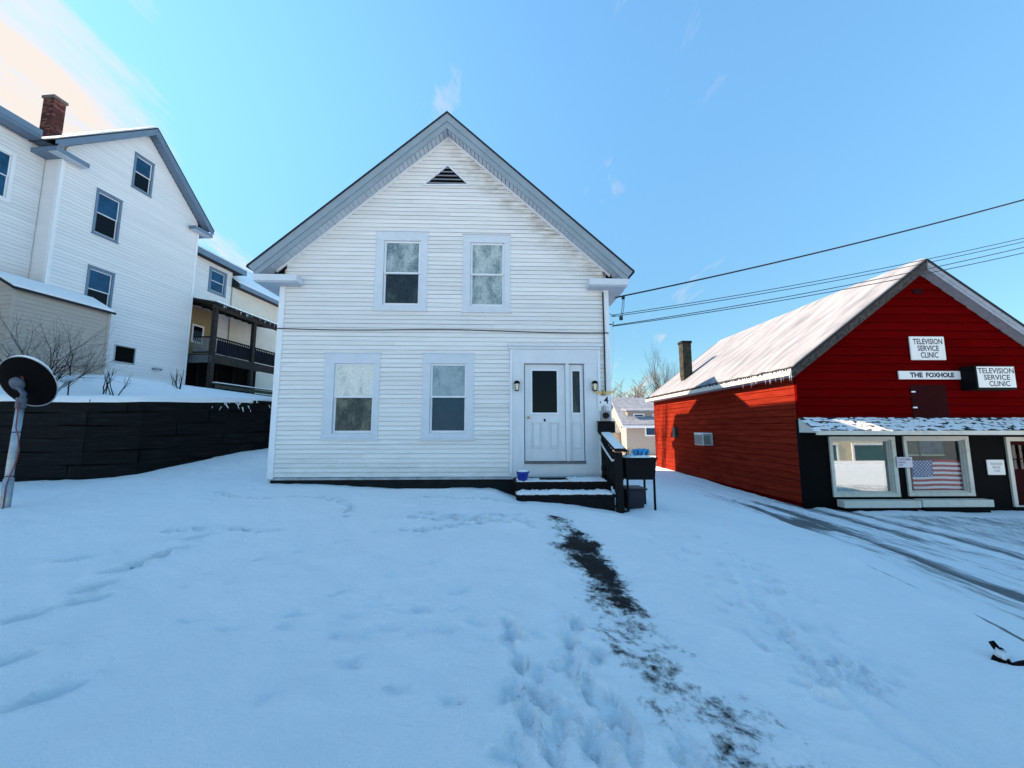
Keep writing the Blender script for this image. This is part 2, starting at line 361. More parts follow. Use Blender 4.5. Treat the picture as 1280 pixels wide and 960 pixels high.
def clapboards(parent, poly, exp, holes, m, mp=front, gap=0.0055, tb=0.019, tt=0.005, joint=0.0, name='clapboard', z_start=None, rnd=None):
    """one board per course and stretch; holes are the casings' outer edges"""
    rnd = rnd or random.Random(3)
    zmin = min(z for _, z in poly) if z_start is None else z_start; zmax = max(z for _, z in poly)
    z = zmin
    while z < zmax - 0.02:
        z1 = min(z + exp, zmax - 0.001)
        a = xrange_at(poly, z); b = xrange_at(poly, z1)
        zb = z + gap
        if not a or not b: break
        segs = [[a[0], a[1], b[0], b[1]]]
        for hx0, hx1, hz0, hz1 in holes:
            if z1 <= hz0 + exp * 0.6 or z >= hz1 - exp * 0.6: continue
            h0, h1 = hx0 + 0.03, hx1 - 0.03
            new = []
            for s in segs:
                lo, hi = min(s[0], s[2]), max(s[1], s[3])
                if h1 <= lo or h0 >= hi: new.append(s); continue
                if h0 > lo: new.append([s[0], h0, s[2], h0])
                if h1 < hi: new.append([h1, s[1], h1, s[3]])
            segs = new
        fin = []
        for s in segs:
            if joint and s[1] - s[0] > joint:
                j = s[0] + (s[1] - s[0]) * rnd.uniform(0.25, 0.75)
                if s[2] < j < s[3]:
                    fin += [[s[0], j - 0.001, s[2], j - 0.001], [j + 0.001, s[1], j + 0.001, s[3]]]; continue
            fin.append(s)
        for s in fin:
            if s[1] - s[0] < 0.02: continue
            dz = rnd.uniform(-0.0015, 0.0015); dt = rnd.uniform(-0.0015, 0.0015)
            p = [mp(s[0], tb + dt, zb + dz), mp(s[1], tb + dt, zb + dz), mp(s[1], 0, zb + dz), mp(s[0], 0, zb + dz),
                 mp(s[2], tt + dt, z1), mp(s[3], tt + dt, z1), mp(s[3], 0, z1), mp(s[2], 0, z1)]
            MB().hexa(p).build(name, m, parent)
        z += exp

def casing_ring(mb, x0, x1, z0, z1, a0, a1, b0, b1, y0, y1):
    mb.box(x0, x1, y0, y1, b1, z1); mb.box(x0, x1, y0, y1, z0, b0)
    mb.box(x0, a0, y0 + 0.0025, y1, b0, b1); mb.box(a1, x1, y0 + 0.0025, y1, b0, b1)
def window(parent, x0, x1, z0, z1, a0, a1, b0, b1, up, dn, mcas=None, mp_rot=None, out=0.03, deep=0.07, storm=True, mid=0.5):
    """casing x0..z1, sash opening a0..b1; front-facing wall at y=0"""
    mc = mcas or M_TRIM
    k = MB(); casing_ring(k, x0, x1, z0, z1, a0, a1, b0, b1, -out, deep)
    k.box(x0 - 0.012, x1 + 0.012, -out - 0.016, 0.0, z1, z1 + 0.022)
    w = k.build('window', mc, parent, bevel=0.003)
    zm = b0 + (b1 - b0) * mid; t = 0.042
    s = MB(); casing_ring(s, a0 + 0.002, a1 - 0.002, zm - 0.018, b1 - 0.002, a0 + t, a1 - t, zm + 0.018, b1 - t, 0.008, 0.035)
    s.build('upper_sash', M_SASH, w, bevel=0.002)
    s = MB(); casing_ring(s, a0 + 0.002, a1 - 0.002, b0 + 0.002, zm + 0.012, a0 + t, a1 - t, b0 + t * 1.3, zm - 0.018, 0.037, 0.062)
    s.build('lower_sash', M_SASH, w, bevel=0.002)
    MB().box(a0 + t - 0.005, a1 - t + 0.005, 0.020, 0.026, zm + 0.012, b1 - t + 0.005).build('pane', up, w)
    MB().box(a0 + t - 0.005, a1 - t + 0.005, 0.048, 0.054, b0 + t, zm - 0.012).build('pane', dn, w)
    s = MB(); s.box(x0 - 0.02, x1 + 0.02, -out - 0.02, 0.0, z0 - 0.03, z0)
    s.build('sill', mc, w)
    return w

def text_mesh(txt, bold=0.0):
    cu = bpy.data.curves.new('t', 'FONT'); cu.body = txt; cu.align_x = 'CENTER'; cu.size = 1.0; cu.resolution_u = 3; cu.offset = bold; cu.extrude = 0.0
    o = bpy.data.objects.new('t', cu); C.objects.link(o)
    dg = bpy.context.evaluated_depsgraph_get(); me = bpy.data.meshes.new_from_object(o.evaluated_get(dg))
    co = np.zeros(len(me.vertices) * 3); me.vertices.foreach_get('co', co); co = co.reshape(-1, 3)
    fs = [tuple(p.vertices) for p in me.polygons]
    bpy.data.objects.remove(o); bpy.data.curves.remove(cu); bpy.data.meshes.remove(me)
    return co, fs
def lettering(parent, lines, y, m, bold=0.022, name='lettering'):
    """lines: (text, x0, x1, z0, z1) fitted into that box on the plane y, facing -y"""
    for txt, x0, x1, z0, z1 in lines:
        mb = MB(); co, fs = text_mesh(txt, bold)
        lo = co.min(0); hi = co.max(0)
        vs = [(x0 + (c[0] - lo[0]) / (hi[0] - lo[0]) * (x1 - x0), y, z0 + (c[1] - lo[1]) / (hi[1] - lo[1]) * (z1 - z0)) for c in co]
        mb.add(vs, fs); mb.build(name, m, parent, recalc=False)

# value noise for relief
def vnoise(x, y, seed=0):
    xi = np.floor(x).astype(np.int64); yi = np.floor(y).astype(np.int64); fx = x - xi; fy = y - yi
    fx = fx * fx * (3 - 2 * fx); fy = fy * fy * (3 - 2 * fy)
    def h(a, b):
        n = (a * 374761393 + b * 668265263 + seed * 1442695041) & 0xffffffff
        n = ((n ^ (n >> 13)) * 1274126177) & 0xffffffff
        return ((n ^ (n >> 16)) & 0xffff) / 65535.0
    return (h(xi, yi) * (1 - fx) + h(xi + 1, yi) * fx) * (1 - fy) + (h(xi, yi + 1) * (1 - fx) + h(xi + 1, yi + 1) * fx) * fy
def fbm(x, y, seed=0, oct=4):
    s = 0; a = 0.5; t = 0
    for i in range(oct):
        s = s + a * vnoise(x * 2 ** i + i * 17.3, y * 2 ** i - i * 9.1, seed + i); t += a; a *= 0.5
    return s / t
def sstep(a, b, x):
    t = np.clip((x - a) / (b - a), 0, 1); return t * t * (3 - 2 * t)

# ------------------------------------------------------------------ the ground
def base_h(x, y):
    x = np.asarray(x, float); y = np.asarray(y, float)
    a = 0.04 + 0.43 * sstep(1.0, 7.6, y)
    k = 0.5; sp = k * np.log1p(np.exp(np.clip((x - 0.5) / k, -40, 40)))
    z = a - 0.165 * sp
    drive = -0.60 - 0.05 * sstep(8, 3, y) + 0.12 * sstep(12, 22, y) - 0.02 * np.maximum(0, x - 8)
    q = 0.10
    z = drive + q * np.log1p(np.exp(np.clip((z - drive) / q, -40, 40)))          # smooth max
    z = z + 0.50 * sstep(8.4, 11.0, y) * sstep(-4.6, -6.2, x) * sstep(16, 11, y)
    z = z + 0.10 * sstep(-3.5, -6, x) * sstep(6.5, 9, y) * sstep(-9.5, -7.5, x)
    far = sstep(24, 45, y); z = z * (1 - far) + far * (-1.0)
    back = sstep(1.0, -6.0, y); z = z * (1 - back) + back * (-0.55) - 2.6 * sstep(-4.0, -12.0, y)
    return z
def gh(px, py):
    d = ray(px, py); lo, hi = 0.3, 60.0
    k = 0.3
    while k < 60:
        if EYE + d[2] * k < float(base_h(d[0] * k, d[1] * k)): break
        k += 0.02
    return d[0] * k, d[1] * k

PATH = [gh(*p) for p in ((698, 636), (712, 662), (738, 700), (775, 752), (812, 812), (860, 880), (930, 955))]
PATH += [(PATH[-1][0] + 0.25, PATH[-1][1] - 0.8)]
PATHW = [0.28, 0.34, 0.36, 0.40, 0.56, 0.74, 0.84, 0.84]
PATHD = [0.50, 0.60, 0.72, 0.58, 0.46, 0.42, 0.41, 0.41]     # how bare it is
def polydist(x, y, pts):
    best = np.full(x.shape, 1e9); par = np.zeros(x.shape)
    for i in range(len(pts) - 1):
        ax, ay = pts[i]; bx, by = pts[i + 1]; dx, dy = bx - ax, by - ay; l2 = dx * dx + dy * dy
        t = np.clip(((x - ax) * dx + (y - ay) * dy) / l2, 0, 1)
        d = np.hypot(x - ax - t * dx, y - ay - t * dy)
        m = d < best; best = np.where(m, d, best); par = np.where(m, i + t, par)
    return best, par

PITS = []
def make_pits():
    rr = random.Random(11)
    def add(x, y, a, lx, ly, dep): PITS.append((x, y, a, lx, ly, dep))
    for p in ((110, 749), (122, 733), (38, 769), (155, 714), (187, 701), (6, 826), (100, 700), (60, 870), (215, 690), (250, 672)):
        x, y = gh(*p); add(x, y, rr.uniform(0.6, 1.1), 0.15, 0.065, rr.uniform(0.035, 0.06))
    # a dog's wandering prints near the house
    for chain in range(17):
        px, py = rr.uniform(330, 610), rr.uniform(622, 690); a = rr.uniform(-0.6, 0.6) + (math.pi if rr.random() < 0.5 else 0)
        x, y = gh(px, py)
        for i in range(rr.randint(10, 22)):
            a += rr.uniform(-0.35, 0.35); x += 0.17 * math.cos(a); y += 0.10 * math.sin(a)
            if not (-5.2 < x < 0.3 and 5.0 < y < 7.6): break
            add(x + rr.uniform(-.04, .04), y + rr.uniform(-.05, .05), a, rr.uniform(0.05, 0.075), rr.uniform(0.035, 0.05), rr.uniform(0.022, 0.042))
    # boot prints left of the walk
    for p in ((635, 805), (648, 835), (640, 870), (660, 905), (672, 880), (690, 935), (650, 945), (715, 835), (735, 860), (755, 880), (770, 900), (740, 925), (755, 945), (712, 800), (775, 885), (850, 945), (640, 790), (668, 850), (790, 930), (860, 925), (720, 780), (745, 820), (700, 905)):
        x, y = gh(*p); add(x, y, rr.uniform(1.1, 2.0), rr.uniform(0.11, 0.15), rr.uniform(0.04, 0.052), rr.uniform(0.014, 0.026))
        add(x + rr.uniform(-.1, .1), y + rr.uniform(-.1, .1), rr.uniform(0, 3), rr.uniform(0.04, 0.08), rr.uniform(0.03, 0.04), rr.uniform(0.008, 0.02))
    for i in range(90):
        t = rr.random(); px = 850 + 230 * t + rr.uniform(-60, 60); py = 660 + 210 * t + rr.uniform(-20, 20)
        x, y = gh(px, py); add(x, y, rr.uniform(0, 3), rr.uniform(0.05, 0.10), rr.uniform(0.03, 0.05), rr.uniform(0.006, 0.016))
def stray_pits():
    rr = random.Random(29)
    for i in range(10):
        x, y = gh(rr.uniform(60, 620), rr.uniform(700, 900)); a = rr.uniform(-0.4, 1.0)
        for j in range(rr.randint(3, 7)):
            PITS.append((x, y, a + rr.uniform(-.3, .3), rr.uniform(.07, .12), rr.uniform(.03, .045), rr.uniform(.006, .014)))
            x += 0.42 * math.cos(a) + rr.uniform(-.06, .06); y += 0.42 * math.sin(a) + rr.uniform(-.06, .06)
make_pits(); stray_pits()
GROOVE = [gh(*p) for p in ((905, 690), (955, 765), (1020, 840), (1100, 905), (1200, 975))]
def track_x(cx, Y): return cx - 0.10 * (10 - Y) * (Y < 10) + 0.12 * np.sin(Y * 0.7 + cx)
TRACKS = ((6.35, 41), (7.05, 42), (8.2, 44), (9.2, 46))
def snow_h(X, Y):
    """height of the snow, every dent included"""
    Z = base_h(X, Y)
    Z = Z + 0.10 * (fbm(X * 0.35, Y * 0.35, 5, 3) - 0.5) * sstep(-2, 1, Y) + 0.050 * (fbm(X * 1.3, Y * 1.3, 9, 4) - 0.5) + 0.034 * (fbm(X * 4.0 + Y * 2.4, Y * 4.0 - X * 1.4, 12, 4) - 0.5)
    d, par = polydist(X, Y, PATH)
    w = np.interp(par, range(len(PATH)), PATHW)
    core = sstep(1.5, 0.5, d / w)
    Z = Z - 0.040 * core + 0.050 * core * (fbm(X * 8, Y * 8, 31, 3) - 0.5)
    Z = Z + 0.018 * np.exp(-((d - w * 1.7) / 0.16) ** 2) * (par > 0.05)
    for cx, sd in TRACKS:
        lx = track_x(cx, Y); t = np.exp(-((X - lx) / 0.24) ** 2); st = fbm((X - lx) * 9, Y * 0.9, sd, 3)
        Z = Z - (0.020 + 0.02 * st) * t * sstep(18, 13, Y)
        Z = Z + 0.018 * np.exp(-((np.abs(X - lx) - 0.38) / 0.09) ** 2) * sstep(16, 12, Y) * sstep(-3, 0, Y)
    fc = sstep(8.6, 9.6, X) * sstep(10.9, 10.4, Y) * sstep(5.5, 7.5, Y)
    Z = Z - 0.020 * fc * sstep(0.45, 0.65, fbm(X * 0.8, Y * 6.5, 61, 4))
    for off, dep in ((0.0, 0.040), (0.26, 0.026), (0.55, 0.016)):
        dd, pp = polydist(X, Y, [(x + off, y) for x, y in GROOVE])
        fade = sstep(0.0, 0.8, pp) * (0.35 + 0.65 * fbm(X * 2.2, Y * 2.2, 71, 3))
        Z = Z - dep * np.exp(-(dd / 0.05) ** 2) * fade + dep * 0.35 * np.exp(-((dd - 0.11) / 0.05) ** 2) * fade
    xe = 4.78 + 0.22 * (fbm(X * 0 + 3.0, Y * 0.8, 33, 3) - 0.5) * 2
    on = sstep(0.0, 1.5, Y) * sstep(8.2, 6.2, Y)
    Z = Z + (0.085 * np.exp(-((X - xe) / 0.42) ** 2) * (X < xe) + 0.085 * sstep(0.22, 0.0, X - xe) * (X >= xe)) * on * (0.7 + 0.6 * fbm(X * 1.5, Y * 1.5, 35, 3))
    # hollow in front of the foundation
    Z = Z - 0.10 * sstep(-4.4, -2.0, X) * sstep(2.6, 1.6, X) * sstep(7.35, 8.1, Y) * sstep(12, 9, Y)
    Z = Z - 0.13 * sstep(-0.5, 0.1, X) * sstep(2.5, 1.9, X) * sstep(6.35, 6.9, Y) * sstep(12, 9, Y)
    Zf = Z.ravel(); Xf = X.ravel(); Yf = Y.ravel()
    order = np.argsort(Yf, kind='stable'); Ys = Yf[order]
    for x, y, a, lx, ly, dep in PITS:
        r = max(lx, ly) * 3.0
        i0, i1 = np.searchsorted(Ys, (y - r, y + r))
        if i1 <= i0: continue
        ii = order[i0:i1]; ii = ii[np.abs(Xf[ii] - x) < r]
        if not len(ii): continue
        xx = Xf[ii] - x; yy = Yf[ii] - y
        u = (xx * math.cos(a) + yy * math.sin(a)) / lx; v = (-xx * math.sin(a) + yy * math.cos(a)) / ly; q = np.sqrt(u * u + v * v)
        dep *= 2.1
        Zf[ii] += -dep * sstep(1.12, 0.74, q) + dep * 0.25 * np.exp(-((q - 1.5) / 0.35) ** 2)
    return Zf.reshape(X.shape)

def grid_object(name, X, Y, Z, m, attr=None):
    ny, nx = X.shape
    co = np.stack([X, Y, Z], -1).reshape(-1, 3)
    idx = np.arange(ny * nx).reshape(ny, nx)
    q = np.stack([idx[:-1, :-1], idx[:-1, 1:], idx[1:, 1:], idx[1:, :-1]], -1).reshape(-1, 4)
    me = bpy.data.meshes.new(name); me.vertices.add(len(co)); me.vertices.foreach_set('co', co.ravel())
    me.loops.add(q.size); me.loops.foreach_set('vertex_index', q.ravel().astype(np.int32))
    me.polygons.add(len(q)); me.polygons.foreach_set('loop_start', np.arange(0, q.size, 4, dtype=np.int32)); me.polygons.foreach_set('loop_total', np.full(len(q), 4, dtype=np.int32))
    me.update(); me.validate()
    me.polygons.foreach_set('use_smooth', np.ones(len(q), dtype=bool))
    if attr is not None:
        a = me.attributes.new('worn', 'FLOAT', 'POINT'); a.data.foreach_set('value', attr.ravel().astype(np.float32))
    me.materials.append(m); o = bpy.data.objects.new(name, me); C.objects.link(o); o['kind'] = 'structure'
    return o

def worn_snow(name, dark, dark2, stretch, scale, r0=0.97, r1=1.10, top=1.0):
    """thin trodden snow: how much of the ground shows is in the 'worn' attribute"""
    m = M_SNOW.copy(); m.name = name; nt, N, L, mth, mixc, noise, ramp = node_tools(m)
    b = N['Principled BSDF']; tc = N.new('ShaderNodeTexCoord'); mp = N.new('ShaderNodeMapping'); mp.inputs['Scale'].default_value = stretch
    L.new(tc.outputs['Object'], mp.inputs[0])
    at_ = N.new('ShaderNodeAttribute'); at_.attribute_name = 'worn'
    n = mth('ADD', mth('MULTIPLY', noise(mp.outputs[0], scale, 7, 0.70), 0.60), mth('MULTIPLY', noise(mp.outputs[0], scale * 0.30, 4, 0.6), 0.40))
    f = ramp(mth('ADD', n, at_.outputs['Fac']), r0, r1)
    f = mth('MULTIPLY', f, top)
    old = b.inputs['Base Color'].links[0].from_socket
    dk = mixc(noise(mp.outputs[0], scale * 3, 4), dark, dark2)
    L.new(mixc(f, old, dk), b.inputs['Base Color'])
    h = N.new('ShaderNodeBump'); h.inputs['Strength'].default_value = 0.6; h.inputs['Distance'].default_value = 0.012; h.invert = True
    L.new(f, h.inputs['Height'])
    prev = b.inputs['Normal'].links[0].from_socket; L.new(prev, h.inputs['Normal']); L.new(h.outputs[0], b.inputs['Normal'])
    return m

def ground():
    def axis(a, b, step, lo, hi, g=1.25):
        c = list(np.arange(a, b + 1e-6, step)); s = step; l = [a]
        while l[-1] > lo: s *= g; l.append(l[-1] - s)
        s = step; r = [b]
        while r[-1] < hi: s *= g; r.append(r[-1] + s)
        return np.array(l[:0:-1] + c + r[1:])
    xs = axis(-10.0, 10.5, 0.034, -400, 500); ys = axis(1.3, 10.2, 0.03, -200, 700)
    X, Y = np.meshgrid(xs, ys)
    grid_object('snow_ground', X, Y, snow_h(X, Y), M_SNOW)
    # the walk: a strip of its own lying on the snow sheet, tucked under at its rims
    pts = np.array(PATH); seg = np.r_[0, np.cumsum(np.hypot(*np.diff(pts, axis=0).T))]
    s = np.arange(0.0, seg[-1], 0.02); px = np.interp(s, seg, pts[:, 0]); py = np.interp(s, seg, pts[:, 1])
    k = np.ones(25) / 25; pxs = np.convolve(np.pad(px, 12, 'edge'), k, 'valid'); pys = np.convolve(np.pad(py, 12, 'edge'), k, 'valid')
    tx = np.gradient(pxs); ty = np.gradient(pys); l = np.hypot(tx, ty); nx, ny = -ty / l, tx / l
    v = np.linspace(-1.3, 1.3, 128); V, Sg = np.meshgrid(v, s); i = np.arange(len(s))[:, None]
    X = pxs[i] + nx[i] * V; Y = pys[i] + ny[i] * V
    par = np.interp(Sg, seg, np.arange(len(PATH))); w = np.interp(par, range(len(PATH)), PATHW); dn = np.interp(par, range(len(PATH)), PATHD)
    ends = sstep(0, 0.25, Sg) * sstep(seg[-1], seg[-1] - 0.3, Sg); rim = sstep(1.3, 1.05, np.abs(V)) * ends
    Z = snow_h(X, Y) + 0.006 * rim - 0.02 * (1 - rim)
    wob = 0.60 * (fbm(X * 2.5, Y * 2.5, 23, 3) - 0.5)
    cr = np.exp(-((np.abs(V + wob * 0.6) / w) ** 2) * 0.8)
    worn = (dn * cr + 0.45 * (fbm(X * 3.2, Y * 3.2, 25, 3) - 0.5) * cr) * rim * sstep(0.03, 0.2, cr)
    grid_object('garden_path', X, Y, Z, worn_snow('trodden_path_snow', (0.016, 0.013, 0.013), (0.004, 0.004, 0.005), (1, 1, 1), 15.0, 0.90, 1.10), worn)
    # the drive and forecourt
    xs = np.arange(4.5, 17.0, 0.04); ys = np.arange(0.6, 15.5, 0.05); X, Y = np.meshgrid(xs, ys)
    rim = sstep(4.5, 4.7, X) * sstep(17, 16.5, X) * sstep(0.6, 1.0, Y) * sstep(15.5, 15.0, Y)
    Z = snow_h(X, Y) + 0.006 * rim - 0.03 * (1 - rim)
    worn = np.zeros_like(X)
    for (cx, sd), amt in zip(TRACKS, (0.66, 0.62, 0.56, 0.56)):
        lx = track_x(cx, Y); t = np.exp(-((X - lx) / 0.42) ** 2)
        cov = sstep(0.30, 0.60, fbm(X * 0.5, Y * 0.30, sd + 3, 3))
        worn = np.maximum(worn, amt * t * (0.55 + 0.45 * cov))
    # the bare patch where the cars turn, behind the snowbank
    bx, by = gh(1015, 655); worn = np.maximum(worn, 0.74 * np.exp(-(((X - bx) / 0.42) ** 2 + ((Y - by) / 1.15) ** 2)))
    worn = np.maximum(worn, 0.45 * sstep(8.6, 9.8, X) * sstep(10.9, 10.2, Y) * sstep(4.5, 6.5, Y))
    worn = np.maximum(worn, 0.41 * sstep(5.3, 5.9, X) * sstep(9.2, 8.4, X))
    xe = 4.78 + 0.22 * (fbm(X * 0 + 3.0, Y * 0.8, 33, 3) - 0.5) * 2
    worn = np.maximum(worn, 0.62 * np.exp(-((X - xe - 0.24) / 0.075) ** 2) * sstep(6.6, 5.2, Y))
    worn *= rim * sstep(14.5, 11.5, Y)
    grid_object('driveway', X, Y, Z, worn_snow('tyre_marked_snow', (0.030, 0.032, 0.036), (0.014, 0.015, 0.018), (6.5, 0.6, 1), 3.0, 0.86, 1.10, 0.85), worn)
ground()

# ------------------------------------------------------------------ the terrace behind the retaining wall
WL = [(-60, 8.3), (-9.3, 8.55), (-8.35, 8.8), (-6.75, 10.6), (-6.1, 14.0), (-5.6, 30.0)]
def ywall(x): return np.interp(x, [p[0] for p in WL], [p[1] for p in WL])
WTOP = 2.25
def terrace_h(x, y):
    t = np.maximum(0, y - ywall(x)); 
    return WTOP + 0.02 + 0.12 * sstep(-9, -6.5, x) + (1.42 - 0.42 * sstep(-16.5, -14.0, x)) * np.clip(t / (6.8 + 7.5 * sstep(-16.5, -13.5, x)), 0, 1) + 0.06 * (fbm(x * 0.8, y * 0.8, 91, 4) - 0.5)
def terrace():
    xs = np.concatenate([np.arange(-60, -22, 2.0), np.arange(-22, -5.55, 0.15)])
    ts = np.concatenate([[0.0, 0.0], np.arange(0.06, 3, 0.12), np.arange(3, 14, 0.4), np.arange(14, 60, 4.0)])
    X, T = np.meshgrid(xs, ts); lip = 0.05 * (fbm(X * 3, X * 0, 95, 3) - 0.2)
    Y = ywall(X) + T - np.where(T < 0.01, 0.03 + lip, 0); Z = terrace_h(X, Y) + np.where(T > 0.01, 0.05, 0.0)
    Z[0] = Z[1] - 0.10
    mb = MB(); ny, nx = X.shape; idx = np.arange(ny * nx).reshape(ny, nx)
    q = np.stack([idx[:-1, :-1], idx[:-1, 1:], idx[1:, 1:], idx[1:, :-1]], -1).reshape(-1, 4)
    mb.v = [tuple(p) for p in np.stack([X, Y, Z], -1).reshape(-1, 3)]; mb.f = [tuple(int(i) for i in f) for f in q]
    o = mb.build('terrace_ground', M_SNOW, None, smooth=True, recalc=False); o['kind'] = 'structure'
terrace()

def retaining_wall():
    t = thing('retaining_wall', 'long black timber retaining wall holding up the snowy terrace beside the white house', 'wall', (-9.3, 8.55, 0.2))
    rw = random.Random(5)
    def pt(s):   # arc length from the bend at -9.3 measured along the polyline (negative = left)
        pts = WL[1:5]
        if s <= 0: return (pts[0][0] + s, pts[0][1] + s * 0.005), (1, 0.005)
        for i in range(len(pts) - 1):
            dx, dy = pts[i + 1][0] - pts[i][0], pts[i + 1][1] - pts[i][1]; l = math.hypot(dx, dy)
            if s <= l or i == len(pts) - 2: return (pts[i][0] + dx / l * s, pts[i][1] + dy / l * s), (dx / l, dy / l)
            s -= l
    h = 0.285
    for c in range(8):
        z0 = WTOP - 0.02 - (c + 1) * h
        s = -6.5 + (c % 2) * 1.2
        while s < 6.0:
            l = rw.choice((2.2, 2.5, 2.8)); e = s + l - 0.012
            # break at the bends
            stops = [s] + [b for b in (0.0, 0.982, 3.39) if s < b < e] + [e]
            for a, b in zip(stops[:-1], stops[1:]):
                if b - a < 0.06: continue
                (xa, ya), d = pt(a + 1e-4); (xb, yb), _ = pt(b - 1e-4)
                n = (d[1], -d[0]); ja = rw.uniform(-0.012, 0.012); jz = rw.uniform(-0.008, 0.006)
                nn = 5; mb = MB(); vs = []
                for i in range(nn):
                    k = i / (nn - 1); x = xa + (xb - xa) * k; y = ya + (yb - ya) * k
                    rise = 0.14 * max(0.0, min(1.0, (x + 9) / 2.5))
                    wz = 0.012 * math.sin(3 * (a + k * (b - a)) + c * 2); o1 = 0.02 + ja + rw.uniform(-.010, .010); o0 = 0.02 + ja + rw.uniform(-.010, .010)
                    zb = z0 + rise + jz + wz; zt = zb + h - 0.014
                    vs += [(x + n[0] * o0, y + n[1] * o0, zb), (x + n[0] * o1, y + n[1] * o1, zt), (x - n[0] * 0.22, y - n[1] * 0.22, zt), (x - n[0] * 0.22, y - n[1] * 0.22, zb)]
                mb.v = [(p[0] + 9.3, p[1] - 8.55, p[2] - 0.2) for p in vs]
                for i in range(nn - 1):
                    for j in range(4): mb.f.append((i * 4 + j, i * 4 + (j + 1) % 4, (i + 1) * 4 + (j + 1) % 4, (i + 1) * 4 + j))
                mb.f += [(0, 1, 2, 3), tuple(reversed(range((nn - 1) * 4, nn * 4)))]
                mb.build('timber', M_TIMB, t)
            s = e + 0.012
    (xa, ya), _ = pt(-7.0); (xb, yb), _ = pt(0.0); (xc, yc), _ = pt(0.98); (xd, yd), _ = pt(3.38); (xe, ye), _ = pt(6.3)
    mb = MB(); ln = [(xa, ya), (xb, yb), (xc, yc), (xd, yd), (xe, ye)]
    for x, y in ln: mb.v += [(x + 9.3 - .0, y - 8.55 + .06, -0.6), (x + 9.3, y - 8.55 + .06, WTOP - 0.27), (x + 9.3 - .1, y - 8.55 + .3, WTOP - 0.27), (x + 9.3 - .1, y - 8.55 + .3, -0.6)]
    for i in range(4):
        for j in range(4): mb.f.append((i * 4 + j, i * 4 + (j + 1) % 4, i * 4 + 4 + (j + 1) % 4, i * 4 + 4 + j))
    mb.build('wall_core', M_BLACK, t)
    # snow clinging to creeper at the right end
    mb = MB()
    for i in range(20):
        s = rw.gauss(2.9, .35) if i % 3 else rw.uniform(2.2, 4.4)
        if i > 20: s = rw.uniform(3.2, 4.4)
        (x, y), d = pt(s); n = (d[1], -d[0]); z = 2.36 - abs(rw.gauss(0, .12)) if i < 20 else rw.uniform(1.0, 1.5)
        r = rw.uniform(0.006, 0.020)
        mb.tube([(x + n[0] * .05 + 9.3 + rw.uniform(-.05, .05), y + n[1] * .05 - 8.55, z - 0.2), (x + n[0] * .07 + 9.3 + rw.uniform(-.06, .06), y + n[1] * .07 - 8.55, z - 0.2 - rw.uniform(.03, .12))], [r, r * 0.4], 5)
    o = mb.build('snow_clump', M_SNOW, t, smooth=True); o['kind'] = 'stuff'
retaining_wall()

